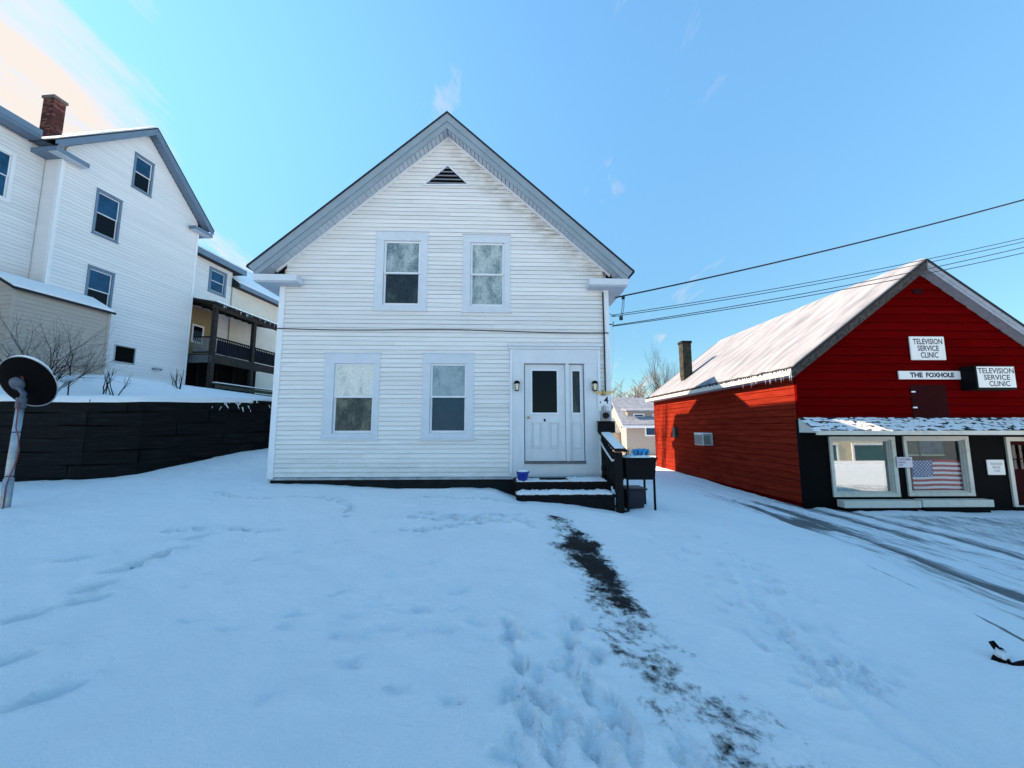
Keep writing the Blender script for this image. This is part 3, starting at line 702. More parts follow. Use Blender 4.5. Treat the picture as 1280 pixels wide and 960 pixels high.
# ------------------------------------------------------------------ the white house
def slope(x0, z0, x1, z1, d0, d1): return [(x0, z0 - d0), (x1, z1 - d0), (x1, z1 - d1), (x0, z0 - d1)]
def main_house():
    fr = Frame(0, 8.2, 2.0); H = fr.empty('white_house')
    tag(H, 'white clapboard house with steep front gable and pale blue window trim, in the middle', 'house')
    XL, XR, ZB = -4.95, 2.105, 0.60; XC = -1.445
    ZE = 5.03; PK = 8.09; SL = 0.89
    OV = 0.30
    DEP = 12.0
    wins = []
    def rect(p, q): 
        a = fr.uz(*p); b = fr.uz(*q); return (min(a[0], b[0]), max(a[0], b[0]), min(a[1], b[1]), max(a[1], b[1]))
    spec = [('UL', (471, 290), (533, 388), (481, 301), (524, 381.6), FILM_SHEEN[1], FILM_SHEEN[2], 0.5),
            ('UR', (579, 294), (638, 390), (588.5, 303.5), (630, 383), FILM_SHEEN[0], FILM_SHEEN[1], 0.5),
            ('LL', (407.5, 442), (472, 548.5), (419, 454.5), (465, 541.7), FILM_SHEEN[3], FILM_SHEEN[4], 0.52),
            ('LR', (529, 442.5), (591.5, 548.5), (538.5, 454.5), (582.5, 541.5), FILM_SHEEN[5], FILM_SHEEN[6], 0.52)]
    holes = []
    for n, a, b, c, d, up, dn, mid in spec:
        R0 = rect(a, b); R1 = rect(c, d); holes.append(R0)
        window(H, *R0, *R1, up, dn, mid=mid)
    sx0, sz1 = fr.uz(637.5, 430); sx1, _ = fr.uz(748.5, 430); SB = 0.66
    holes.append((sx0, sx1, 0.3, sz1))
    va, vb, vp = fr.uz(528, 233), fr.uz(588, 233), fr.uz(560, 207)
    wp = [(XL, ZB), (XR, ZB), (XR, ZE), (XC, ZE + SL * (XC - XL)), (XL, ZE)]
    PKW = ZE + SL * (XC - XL)
    clapboards(H, [(XL + 0.10, ZB), (XR - 0.10, ZB), (XR - 0.10, ZE + 0.09), (XC, PKW), (XL + 0.10, ZE + 0.09)], 0.0945, holes, M_SID, joint=3.2, rnd=random.Random(2))
    # wall behind the boards, a hollow shell: front skin, sides, back
    k = MB(); k.prism(wp, 0.10, 0.16); k.prism(wp, DEP - 0.06, DEP)
    k.box(XL + 0.004, XL + 0.15, 0.16, DEP - 0.06, ZB, ZE - .2); k.box(XR - 0.15, XR - 0.004, 0.16, DEP - 0.06, ZB, ZE - .2)
    k.build('wall', M_SID2, H)
    for x0, x1 in ((XL - 0.012, XL + 0.11), (XR - 0.11, XR + 0.012)):
        MB().box(x0, x1, -0.03, 0.12, ZB - 0.03, 4.62).build('corner_board', M_SASH, H, bevel=0.004)
    k = MB(); k.box(XL + 0.03, XR - 0.03, 0.03, DEP - 0.05, -0.7, ZB - 0.002)
    k.build('foundation', M_FOUND, H)
    MB().box(XL, XR, -0.028, 0.03, ZB - 0.05, ZB - 0.004).build('sill_board', mat('grey_sill_board', (0.45, 0.47, 0.5), 0.8, var=0.4, vscale=4), H)
    # louvred vent
    k = MB(); w = 0.026
    for a, b in ((va, vp), (vp, vb), (vb, va)):
        dx, dz = b[0] - a[0], b[1] - a[1]; l = math.hypot(dx, dz); nx, nz = -dz / l * w, dx / l * w
        cx = (va[0] + vb[0] + vp[0]) / 3; cz = (va[1] + vb[1] + vp[1]) / 3
        if (cx - a[0]) * nx + (cz - a[1]) * nz < 0: nx, nz = -nx, -nz
        k.prism([a, b, (b[0] + nx - dx / l * w * 0.5, b[1] + nz - dz / l * w * .5), (a[0] + nx + dx / l * w * .5, a[1] + nz + dz / l * w * .5)], -0.05, -0.005)
    V = k.build('gable_vent', M_SASH, H)
    MB().prism([va, vb, vp], -0.022, -0.019).build('vent_backing', M_BLACK, V)
    for i in range(5):
        z = va[1] + 0.045 + i * 0.09; fz = (z + 0.02 - va[1]) / (vp[1] - va[1]); hw = (vb[0] - va[0]) / 2 * (1 - fz) - 0.03
        if hw < 0.04: continue
        cx = (va[0] + vb[0]) / 2
        MB().hexa([(cx - hw, -0.047, z), (cx + hw, -0.047, z), (cx + hw, -0.045, z + 0.012), (cx - hw, -0.045, z + 0.012), (cx - hw, -0.024, z + 0.045), (cx + hw, -0.024, z + 0.045), (cx + hw, -0.024, z + 0.05), (cx - hw, -0.024, z + 0.05)]).build('louvre', mat('louvre_grey', (0.20, 0.21, 0.23), 0.7), V)
    # roof
    TX = 4.02; TZ = 4.935; PZ = TZ + SL * TX     # outer edge line
    for sg in (-1, 1):
        x1 = XC + sg * TX
        MB().prism(slope(XC, PZ + 0.03, x1 + sg * 0.03, TZ + 0.005, 0.0, 0.045), -OV - 0.04, DEP + 0.3).build('roof_slope', M_SHING, H)
        MB().prism(slope(XC, PZ + 0.10, x1 - sg * 0.10, TZ + 0.09, 0.0, 0.065), -OV + 0.12, DEP + 0.2).build('roof_snow', M_SNOW, H)
        xe = x1
        # crown board, fascia board, soffit
        MB().prism([(XC, PZ - 0.012), (xe, TZ - 0.012), (xe - sg * 0.10, TZ - 0.125), (XC, PZ - 0.195)], -OV - 0.025, -OV + 0.02).build('crown_board', M_RAKE, H, bevel=0.004)
        MB().prism([(XC, PZ - 0.198), (xe - sg * 0.102, TZ - 0.108), (xe - sg * 0.102, 4.772), (XC + sg * (PZ - 0.355 - 4.772) / SL, 4.772), (XC, PZ - 0.355)], -OV - 0.005, -OV + 0.03).build('fascia_board', M_RAKE, H, bevel=0.004)
        # soffit strips
        n = 44; zl = PZ - 0.34
        for i in range(n):
            a = i / n; b = (i + 1) / n; LEN = TX - 0.22
            xa, xb = XC + sg * LEN * a, XC + sg * LEN * b
            g = 0.006 * sg
            MB().prism([(xa + g, zl - SL * LEN * a), (xb - g, zl - SL * LEN * b), (xb - g, zl - SL * LEN * b + 0.02), (xa + g, zl - SL * LEN * a + 0.02)], -OV + 0.031, 0.0).build('soffit_strip', M_SOFF, H)
        MB().prism([(XC, zl + 0.026), (XC + sg * (TX - .3), zl - SL * (TX - .3) + 0.026), (XC + sg * (TX - .3), zl - SL * (TX - .3) + 0.05), (XC, zl + 0.05)], -OV + 0.031, DEP).build('soffit_backing', M_SHING, H)
        MB().prism([(XC, zl - 0.004), (XC + sg * (TX - .42), zl - SL * (TX - .42) - 0.004), (XC + sg * (TX - .42), zl - SL * (TX - .42) - 0.05), (XC, zl - 0.05)], -0.045, -0.006).build('frieze_strip', M_SASH, H)
        # eave box and return
        xo = XC + sg * (TX - 0.10); xw = XL if sg < 0 else XR; zr0, zr1 = 4.60, 4.77
        xi = xw - sg * 0.47
        a, b = sorted((xo, xi))
        R = MB().box(a, b, -OV - 0.008, -0.02, zr0 + 0.03, zr1).build('eave_return', M_TRIM, H, bevel=0.006)
        MB().box(a + 0.03, b - 0.03, -OV + 0.02, -0.022, zr0 + 0.002, zr0 + 0.028).build('return_soffit', M_SOFF, R)
        MB().prism([(a + 0.02, zr1 + 0.001), (b - 0.02, zr1 + 0.001), (b - 0.06, zr1 + 0.012), (a + 0.06, zr1 + 0.012)], -OV + 0.05, -0.03).build('return_snow', M_SNOW, R)
        a, b = sorted((xo, xw))
        E = MB().box(a, b, -0.018, DEP + 0.2, zr0 + 0.03, zr1).build('eave_box', M_TRIM, H)
        MB().box(a + 0.02, b - 0.006, -0.016, DEP + 0.15, zr0 + 0.004, zr0 + 0.028).build('eave_soffit', M_SOFF, E)
    # rear ell with its cross gable towards the shop
    ye, hw = 8.0, 3.6; ep = 7.15; sl = 0.62
    MB().prism_x([(ye - hw, 0.2), (ye + hw, 0.2), (ye + hw, ep - sl * hw), (ye, ep), (ye - hw, ep - sl * hw)], XC + 0.5, XR + 0.12).build('ell_wall', M_SID2, H)
    for sg in (-1, 1):
        MB().prism_x([(ye, ep + 0.30), (ye + sg * (hw + 0.3), ep + 0.30 - sl * (hw + 0.3)), (ye + sg * (hw + 0.3), ep + 0.20 - sl * (hw + 0.3)), (ye, ep + 0.20)], XC, XR + 0.45).build('ell_roof', M_SHING, H)
    # door surround
    px = lambda x, y: fr.uz(x, y)
    dx0, dz1 = px(656, 455.5); dx1, _ = px(706, 455.5); _, dz0 = px(680, 576.5)
    mx0, _ = px(707, 500); mx1, _ = px(711.8, 500); lx1, _ = px(729.5, 500)
    k = MB()
    k.box(sx0, dx0 - 0.02, -0.035, 0.10, SB, sz1 - 0.12); k.box(lx1 + 0.02, sx1, -0.035, 0.10, SB, sz1 - 0.12)
    k.box(sx0, sx1, -0.0375, 0.10, dz1 + 0.02, sz1 - 0.12)
    D = k.build('door_surround', M_DOORW, H, bevel=0.004)
    MB().box(sx0 - 0.03, sx1 + 0.03, -0.06, 0.0, sz1 - 0.119, sz1 - 0.06).box(sx0 - 0.06, sx1 + 0.06, -0.085, 0.0, sz1 - 0.058, sz1).build('cornice', M_DOORW, D, bevel=0.005)
    for x in (sx0 - 0.004, sx1 - 0.05): MB().box(x, x + 0.054, -0.055, -0.036, SB, sz1 - 0.13).build('back_band', M_SASH, D, bevel=0.004)
    MB().box(dx0 - 0.02, lx1 + 0.02, -0.055, 0.10, dz0 - 0.05, dz0 - 0.008).build('threshold', mat('worn_sill', (0.16, 0.17, 0.18), 0.7, var=0.4), D)
    MB().box(sx0 + 0.02, sx1 - 0.02, -0.030, 0.05, 0.60, dz0 - 0.054).build('riser_board', M_DOORW, D)
    # door leaf: stiles, rails, glass, two raised panels
    g0x, g1z = px(665, 463); g1x, g0z = px(697, 516)
    y0, y1 = 0.03, 0.075
    k = MB()
    k.box(dx0, g0x, y0, y1, dz0, dz1); k.box(g1x, dx1, y0, y1, dz0, dz1)
    k.box(g0x, g1x, y0, y1, g1z, dz1); k.box(g0x, g1x, y0, y1, dz0, g0z)
    L = k.build('door', M_DOORW, H, bevel=0.003)
    MB().box(g0x - 0.01, g1x + 0.01, y0 + 0.02, y0 + 0.026, g0z - 0.01, g1z + 0.01).build('door_glass', M_GLASSD, L)
    k = MB(); casing_ring(k, g0x - 0.03, g1x + 0.03, g0z - 0.03, g1z + 0.03, g0x + 0.004, g1x - 0.004, g0z + 0.004, g1z - 0.004, y0 - 0.014, y0 - 0.001); k.build('glass_bead', M_SASH, L)
    for a, b in ((664.5, 677.5), (686.5, 699.5)):
        p0 = px(a, 560); p1 = px(b, 527.5)
        k = MB(); casing_ring(k, p0[0], p1[0], p0[1], p1[1], p0[0] + 0.018, p1[0] - 0.018, p0[1] + 0.018, p1[1] - 0.018, y0 - 0.022, y0 - 0.001)
        k.box(p0[0] + 0.05, p1[0] - 0.05, y0 - 0.016, y0 - 0.001, p0[1] + 0.05, p1[1] - 0.05)
        k.build('door_panel', M_DOORW, L, bevel=0.003)
    kx, kz = px(658.8, 522); MB().tube([(kx + .03, y0, kz), (kx + .03, y0 - 0.03, kz), (kx + .03, y0 - 0.055, kz), (kx + .03, y0 - 0.065, kz)], [0.014, 0.012, 0.03, 0.012], 12).build('door_knob', M_BRASS, L, smooth=True)
    kx, kz = px(681, 525); MB().box(kx - 0.018, kx + 0.018, y0 - 0.02, y0, kz - 0.03, kz + 0.025).build('door_knocker', M_BLACKM, L, bevel=0.006)
    # sidelight
    MB().box(mx0, mx1, -0.02, 0.09, dz0, dz1 + 0.02).build('mullion', M_DOORW, D, bevel=0.004)
    s0x, s1z = px(715.3, 463.5); s1x, s0z = px(726, 516)
    k = MB(); k.box(mx1, s0x, y0, y1, dz0, dz1); k.box(s1x, lx1, y0, y1, dz0, dz1); k.box(s0x, s1x, y0, y1, s1z, dz1); k.box(s0x, s1x, y0, y1, dz0, s0z)
    p0 = px(715.8, 560); p1 = px(726.5, 527.5); casing_ring(k, p0[0], p1[0], p0[1], p1[1], p0[0] + 0.018, p1[0] - 0.018, p0[1] + 0.018, p1[1] - 0.018, y0 - 0.022, y0 - 0.001)
    SLt = k.build('sidelight', M_DOORW, H, bevel=0.003)
    MB().box(s0x - .01, s1x + .01, y0 + 0.02, y0 + 0.026, s0z - .01, s1z + .01).build('pane', FILM_SHEEN[2], SLt)
    k = MB(); casing_ring(k, s0x - 0.025, s1x + 0.025, s0z - 0.025, s1z + 0.025, s0x + 0.004, s1x - 0.004, s0z + 0.004, s1z - 0.004, y0 - 0.012, y0 - 0.001); k.build('glass_bead', M_SASH, SLt)
    # cable stapled across the front, service cable down the corner
    mb = MB(); pts = []
    for i in range(26):
        t = i / 25; x = XL - 0.01 + t * (XR - XL + 0.0); pts.append((x, -0.045, 3.685 - 0.018 * math.sin(t * 9) - 0.03 * t))
    mb.tube(pts, 0.011, 6).build('wall_cable', M_RUBBER, H)
    mb = MB(); x = fr.uz(754.2, 420)[0]; mb.tube([(x, -0.047, 4.56), (x + .004, -0.047, 3.6), (x, -0.047, 2.35)], 0.016, 6); mb.build('service_cable', M_RUBBER, H)
    return fr, H
FM, HOUSE = main_house()

def on_main(name, label, cat, group=None):
    o = thing(name, label, cat, (FM.ox, FM.oy, 0), FM.t, group); return o
def rebase(o, x, y, z):
    """move an Empty to the base of what it carries without moving the parts"""
    inv = Matrix.Rotation(o.rotation_euler.z, 4, 'Z')
    d = inv @ Vector((x, y, z)); o.location = Vector(o.location) + d
    for c in o.children: c.data.transform(Matrix.Translation((-x, -y, -z)))

def porch_lamp(px, label):
    x, z = FM.uz(px, 489); t = on_main('porch_lamp', label, 'lamp', 'lanterns on either side of the door')
    y = -0.13
    MB().box(x - 0.035, x + 0.035, -0.062, -0.040, z + 0.02, z + 0.17).build('back_plate', M_BLACKM, t, bevel=0.004)
    MB().tube([(x, -0.06, z + 0.15), (x, -0.09, z + 0.215), (x, y, z + 0.20)], 0.009, 6).build('arm', M_BLACKM, t)
    MB().lathe([(0.012, 0.215), (0.05, 0.195), (0.068, 0.155), (0.07, 0.145)], 12, (x, y, z)).build('cap', M_BLACKM, t, smooth=True)
    MB().lathe([(0.035, 0.01), (0.055, 0.144)], 8, (x, y, z)).build('lamp_glass', M_LAMPG, t)
    k = MB()
    for i in range(4):
        a = math.pi / 4 + i * math.pi / 2; k.tube([(x + 0.038 * math.cos(a), y + 0.038 * math.sin(a), z + 0.005), (x + 0.059 * math.cos(a), y + 0.059 * math.sin(a), z + 0.146)], 0.005, 4)
    k.lathe([(0.02, -0.012), (0.042, -0.004), (0.04, 0.01)], 10, (x, y, z)); k.build('cage', M_BLACKM, t)
    rebase(t, x, -0.05, z)
porch_lamp(645.8, 'black lantern with cream glass left of the front door')
porch_lamp(741.8, 'black lantern with cream glass right of the sidelight')

def house_number():
    t = on_main('house_number', 'small white plaque with black number 4 under a gold eagle at house corner', 'plaque')
    x, z = FM.uz(755.5, 500); x -= 0.03
    MB().box(x - 0.13, x + 0.13, -0.062, -0.050, z - 0.14, z + 0.09).build('plate', M_SASH, t, bevel=0.003)
    lettering(t, [('4', x - 0.0, x + 0.10, z - 0.08, z + 0.07), (',', x - 0.09, x - 0.06, z - 0.08, z - 0.03)], -0.0635, M_INK, 0.02)
    k = MB()
    for s in (-1, 1):
        k.hexa([(x + s * 0.02, -0.075, z + 0.11), (x + s * 0.20, -0.075, z + 0.15), (x + s * 0.20, -0.066, z + 0.15), (x + s * 0.02, -0.066, z + 0.11), (x + s * 0.02, -0.075, z + 0.17), (x + s * 0.21, -0.075, z + 0.185), (x + s * 0.21, -0.066, z + 0.185), (x + s * 0.02, -0.066, z + 0.17)])
    k.lathe([(0.015, 0.08), (0.04, 0.12), (0.03, 0.18), (0.022, 0.21), (0.006, 0.225)], 8, (x, -0.09, z)); k.build('eagle', M_BRASS, t)
    rebase(t, x, -0.05, z - 0.14)
    t = on_main('electric_meter', 'grey electric meter box under the number plaque at the house corner', 'meter')
    x, z = FM.uz(756, 522)
    MB().box(x - 0.12, x + 0.09, -0.13, -0.035, z - 0.12, z + 0.14).build('box', mat('meter_grey', (0.34, 0.36, 0.38), 0.5, var=0.2), t, bevel=0.01)
    MB().tube([(x - 0.015, -0.13, z + 0.04), (x - 0.015, -0.19, z + 0.04)], [0.07, 0.06], 14).build('meter_glass', M_GLASSD, t)
    MB().tube([(x - 0.02, -0.07, z + 0.14), (x - 0.02, -0.07, z + 0.26)], 0.022, 8).build('conduit', M_METAL, t)
    rebase(t, x, -0.05, z - 0.12)
house_number()

def rough_slab(x0, x1, y0, y1, z, th, seed, nx=26, ny=8, edge=0.05):
    """a lumpy sheet of snow with a ragged rim lying on z"""
    mb = MB(); rs = random.Random(seed); top = []
    for j in range(ny + 1):
        for i in range(nx + 1):
            x = x0 + (x1 - x0) * i / nx; y = y0 + (y1 - y0) * j / ny
            e = min(i, nx - i, 2) / 2 * min(j, ny - j, 2) / 2
            if j == 0: y += rs.uniform(0, edge)
            if j == ny: y -= rs.uniform(0, edge)
            if i == 0: x += rs.uniform(0, edge)
            if i == nx: x -= rs.uniform(0, edge)
            mb.v.append((x, y, z + th * (0.25 + 0.75 * e) * rs.uniform(0.6, 1.2)))
    k = len(mb.v)
    for j in range(ny + 1):
        for i in range(nx + 1):
            x, y, _ = mb.v[j * (nx + 1) + i]; mb.v.append((x, y, z - 0.0))
    n = nx + 1
    for j in range(ny):
        for i in range(nx):
            a = j * n + i; mb.f.append((a, a + 1, a + n + 1, a + n)); mb.f.append((k + a, k + a + n, k + a + n + 1, k + a + 1))
    for i in range(nx): mb.f.append((i, k + i, k + i + 1, i + 1)); a = ny * n + i; mb.f.append((a, a + 1, k + a + 1, k + a))
    for j in range(ny): a = j * n; mb.f.append((a, a + n, k + a + n, k + a)); a = j * n + nx; mb.f.append((a, k + a, k + a + n, a + n))
    return mb

def steps():
    t = on_main('front_steps', 'two dark wooden front steps capped with snow below the white door', 'steps')
    x0 = FM.uz(643, 600, -0.6)[0]; x1 = FM.uz(766, 600, -0.9)[0]
    y_top, y_mid = -0.72, -1.08
    z2, z1 = 0.585, 0.405
    base = 0.12
    MB().box(x0, x1 + 0.0, y_top, -0.06, z2 - 0.05, z2).build('tread', M_WOODD, t, bevel=0.006)
    MB().box(x0 + 0.02, x1 - 0.02, y_top + 0.02, y_top + 0.06, z1, z2 - 0.052).build('riser', M_WOODD, t)
    MB().box(x0 + 0.01, x1, y_mid, y_top + 0.018, z1 - 0.05, z1).build('tread', M_WOODD, t, bevel=0.006)
    MB().box(x0 + 0.03, x1 - 0.02, y_mid + 0.02, y_mid + 0.06, base, z1 - 0.052).build('riser', M_WOODD, t)
    for x in (x0 + 0.02, x1 - 0.06): MB().box(x, x + 0.04, y_mid + 0.062, -0.08, base - 0.1, z1 - 0.054).build('stringer', M_WOODD, t)
    xm = (x0 + x1) / 2
    rough_slab(x0 + 0.03, x0 + 0.52, y_top - 0.005, y_top + 0.45, z2 + 0.001, 0.03, 1).build('step_snow', M_SNOW, t, smooth=True)
    rough_slab(xm + 0.15, x1 - 0.03, y_top - 0.01, -0.12, z2 + 0.001, 0.045, 2).build('step_snow', M_SNOW, t, smooth=True)
    rough_slab(x0 + 0.45, xm + 0.3, y_top - 0.008, y_top + 0.2, z2 + 0.001, 0.022, 6).build('step_snow', M_SNOW, t, smooth=True)
    rough_slab(x0 + 0.01, x1 - 0.02, y_mid - 0.02, y_top + 0.0, z1 + 0.001, 0.06, 3, 40, 6).build('step_snow', M_SNOW, t, smooth=True)
    rebase(t, xm, y_top, base)
    # railing
    r = on_main('stair_railing', 'dark weathered wooden stair railing with snow along its cap beside the steps', 'railing')
    xr = x1 + 0.02; xr2 = xr + 0.10
    ya, yb = -0.10, -1.10; za, zb = 1.48, 1.10
    MB().box(xr - 0.02, xr2, yb - 0.05, yb + 0.06, 0.0, zb + 0.06).build('post', M_WOODD, r, bevel=0.006)
    MB().box(xr, xr2, ya - 0.05, ya + 0.05, 0.2, za).build('post', M_WOODD, r, bevel=0.006)
    n = 8
    for i in range(n):
        k = (i + 0.5) / n; y = ya + (yb - ya) * k; zt = za + (zb - za) * k - 0.06
        MB().box(xr + 0.02, xr + 0.045, y - 0.045, y + 0.045, 0.66 + (0.36 - 0.66) * k, zt).build('baluster', M_WOODD, r)
    # bottom rail, cap board
    MB().prism_x([(ya, 0.70), (yb, 0.40), (yb, 0.47), (ya, 0.77)], xr + 0.046, xr + 0.085).build('bottom_rail', M_WOODD, r)
    MB().prism_x([(ya + 0.06, za + 0.0), (yb - 0.06, zb + 0.07), (yb - 0.06, zb + 0.11), (ya + 0.06, za + 0.04)], xr - 0.04, xr + 0.18).build('cap_rail', M_WOODD, r, bevel=0.004)
    MB().prism_x([(ya + 0.05, za + 0.041), (yb + 0.02, zb + 0.115), (yb + 0.0, zb + 0.135), (ya + 0.0, za + 0.075)], xr - 0.025, xr + 0.16).build('cap_snow', M_SNOW, r, bevel=0.01)
    # white grab rail with snow on the inner face
    MB().tube([(xr - 0.05, ya - 0.05, za - 0.12), (xr - 0.05, ya - 0.35, za - 0.28), (xr - 0.05, yb + 0.1, zb - 0.10), (xr - 0.05, yb + 0.02, zb - 0.08)], 0.018, 8).build('grab_rail', M_SASH, r, smooth=True)
    MB().prism_x([(ya, 0.772), (yb, 0.472), (yb, 0.49), (ya, 0.80)], xr + 0.047, xr + 0.084).build('rail_snow', M_SNOW, r)
    rebase(r, xr, yb, 0.05)
    return x0, x1, y_top, z2
SX0, SX1, SYT, SZ2 = steps()

def flower_pot():
    t = on_main('flower_pot', 'cobalt blue glazed flower pot heaped with snow at left end of the steps', 'pot')
    x, z = SX0 + 0.06, SZ2 - 0.09; y = SYT + 0.12
    x, _ = FM.uz(649.5, 594, -0.6); z = SZ2 + 0.002
    MB().lathe([(0.075, 0), (0.085, 0.012), (0.118, 0.15), (0.125, 0.155), (0.125, 0.185), (0.108, 0.185), (0.10, 0.14)], 22, (0, 0, 0)).build('pot', M_POT, t, smooth=True)
    MB().lathe([(0.108, 0.175), (0.10, 0.195), (0.06, 0.212), (0.005, 0.218)], 18, (0, 0, 0)).build('pot_snow', M_SNOW, t, smooth=True)
    t.location = FM.world(x + 0.06, y, z)
flower_pot()

def raised_planter():
    x0, _ = FM.uz(775, 585, -1.0); x1, _ = FM.uz(818, 585, -1.0)
    zt = FM.uz(800, 573, -1.0)[1]; zb = FM.uz(800, 599, -1.0)[1]
    t = on_main('raised_planter', 'black tub planter raised on thin legs beside the stair railing', 'planter')
    x0 += 0.06
    y0, y1 = -1.12, -0.55
    k = MB(); w = 0.03
    k.hexa([(x0 + .03, y0 + .03, zb), (x1 - .03, y0 + .03, zb), (x1 - .03, y1 - .03, zb), (x0 + .03, y1 - .03, zb), (x0, y0, zt), (x1, y0, zt), (x1, y1, zt), (x0, y1, zt)])
    k.build('tub', M_BLACKM, t, bevel=0.01)
    k = MB(); casing_ring  # rim
    k = MB(); k.box(x0 - .02, x1 + .02, y0 - .02, y0 + .03, zt - 0.004, zt + 0.02); k.box(x0 - .02, x1 + .02, y1 - .03, y1 + .02, zt - 0.004, zt + 0.02); k.box(x0 - .02, x0 + .03, y0 + .03, y1 - .03, zt - 0.004, zt + 0.02); k.box(x1 - .03, x1 + .02, y0 + .03, y1 - .03, zt - 0.004, zt + 0.02)
    k.build('rim', M_BLACKM, t, bevel=0.004)
    for x in (x0 + 0.03, x1 - 0.06):
        for y in (y0 + 0.03, y1 - 0.06):
            MB().box(x, x + 0.032, y, y + 0.032, -0.15, zb + 0.02).build('leg', M_BLACKM, t)
    rough_slab(x0 + .02, x1 - .02, y0 + .02, y1 - .02, zt + 0.005, 0.05, 8, 14, 10, 0.02).build('planter_snow', M_SNOW, t, smooth=True)
    k = MB(); rb = random.Random(4)
    for i in range(24):
        x = rb.uniform(x0 + .05, x1 - .1); y = rb.uniform(y0 + .1, y1 - .05)
        k.tube([(x, y, zt + 0.02), (x + rb.uniform(-.06, .06), y, zt + rb.uniform(.07, .15)), (x + rb.uniform(-.12, .12), y, zt + rb.uniform(.06, .20))], [0.006, 0.005, 0.002], 4)
    k.build('dead_stems', M_TWIGD, t)
    rebase(t, x0, y0, 0.0)
    # plastic flower ornament
    f = on_main('garden_ornament', 'bright sky blue plastic butterfly ornament lying on the snowy planter', 'ornament')
    cx, cz = FM.uz(800, 566, -0.8); cy = -0.85; cz = zt + 0.085
    MB().tube([(cx, cy + 0.02, zt + 0.01), (cx, cy, cz)], 0.006, 5).build('stake', M_BLACKM, f)
    for i, (ang, ln) in enumerate(((12, 0.17), (168, 0.17), (-100, 0.13), (60, 0.10), (125, 0.10))):
        a = math.radians(ang); k = MB(); n = 12; vs = []
        for yy in (-0.008, 0.008):
            for j in range(n):
                b = 2 * math.pi * j / n; u = ln * 0.55 * (1 + math.cos(b)); v = ln * 0.36 * math.sin(b)
                vs.append((cx + u * math.cos(a) - v * math.sin(a), cy + yy + 0.03 * (u / ln) - i * 0.019, cz + u * math.sin(a) + v * math.cos(a)))
        k.add(vs, [tuple(range(n)), tuple(range(2 * n - 1, n - 1, -1))] + [(j, (j + 1) % n, n + (j + 1) % n, n + j) for j in range(n)])
        k.build('petal', M_FLOWER, f, smooth=False, bevel=0.002)
    rebase(f, cx, cy, zt)
    # kettle grill behind the railing
    g = on_main('kettle_grill', 'black covered kettle grill with snow on its lid, behind the stair railing', 'grill')
    gx, gz = FM.uz(768, 546, -0.25); gy = -0.22
    MB().lathe([(0.02, 0.52), (0.16, 0.55), (0.25, 0.66), (0.27, 0.76), (0.26, 0.762)], 22, (gx, gy, 0)).build('bowl', M_BLACKM, g, smooth=True)
    MB().lathe([(0.275, 0.765), (0.27, 0.83), (0.21, 0.93), (0.10, 0.985), (0.01, 1.0)], 22, (gx, gy, 0)).build('lid', M_BLACKM, g, smooth=True)
    MB().lathe([(0.15, 0.967), (0.11, 1.01), (0.01, 1.03)], 16, (gx, gy, 0)).build('lid_snow', M_SNOW, g, smooth=True)
    for i in range(3):
        a = 0.5 + i * 2.09; MB().tube([(gx + 0.16 * math.cos(a), gy + 0.16 * math.sin(a), 0.60), (gx + 0.26 * math.cos(a), gy + 0.26 * math.sin(a), -0.05)], 0.014, 6).build('leg', M_BLACKM, g)
    rebase(g, gx, gy, -0.05)
    # mailbox on the wall side of the rail
    b = on_main('mailbox', 'black box standing on the railing head beside the sidelight', 'box')
    bx0 = FM.uz(746, 520, -0.12)[0]; bx1 = FM.uz(767, 520, -0.12)[0]
    MB().box(bx0, bx1, -0.22, -0.135, 1.50, 1.72).build('box', M_BLACKM, b, bevel=0.012)
    MB().prism_x([(-0.24, 1.722), (-0.12, 1.722), (-0.12, 1.745), (-0.24, 1.73)], bx0 - 0.01, bx1 + 0.01).build('lid', M_BLACKM, b)
    rebase(b, bx0, -0.14, 1.50)
    # tote under the planter
    o = on_main('storage_tote', 'dark blue plastic tote on the ground underneath the raised planter', 'tote')
    MB().hexa([(x0 + .08, -0.95, -0.05), (x1 - .2, -0.95, -0.05), (x1 - .2, -0.6, -0.05), (x0 + .08, -0.6, -0.05), (x0 + .04, -0.98, 0.30), (x1 - .16, -0.98, 0.30), (x1 - .16, -0.57, 0.30), (x0 + .04, -0.57, 0.30)]).build('body', M_BLUET, o, bevel=0.015)
    MB().box(x0 + .02, x1 - .14, -1.0, -0.55, 0.302, 0.33).build('lid', M_BLUET, o, bevel=0.008)
    rebase(o, x0, -0.9, -0.05)
    p = on_main('wooden_pallet', 'dark wooden pallet half buried in snow under the planter', 'pallet')
    for i in range(5): MB().box(x0 - 0.05, x1 - 0.06, -1.10 + i * 0.12, -1.01 + i * 0.12, 0.09, 0.112).build('slat', M_WOODD, p)
    for y in (-1.08, -0.62): MB().box(x0 - 0.04, x1 - 0.07, y, y + 0.06, -0.12, 0.088).build('runner', M_WOODD, p)
    rebase(p, x0, -1.1, -0.1)
    o.location.z += 0.165
raised_planter()

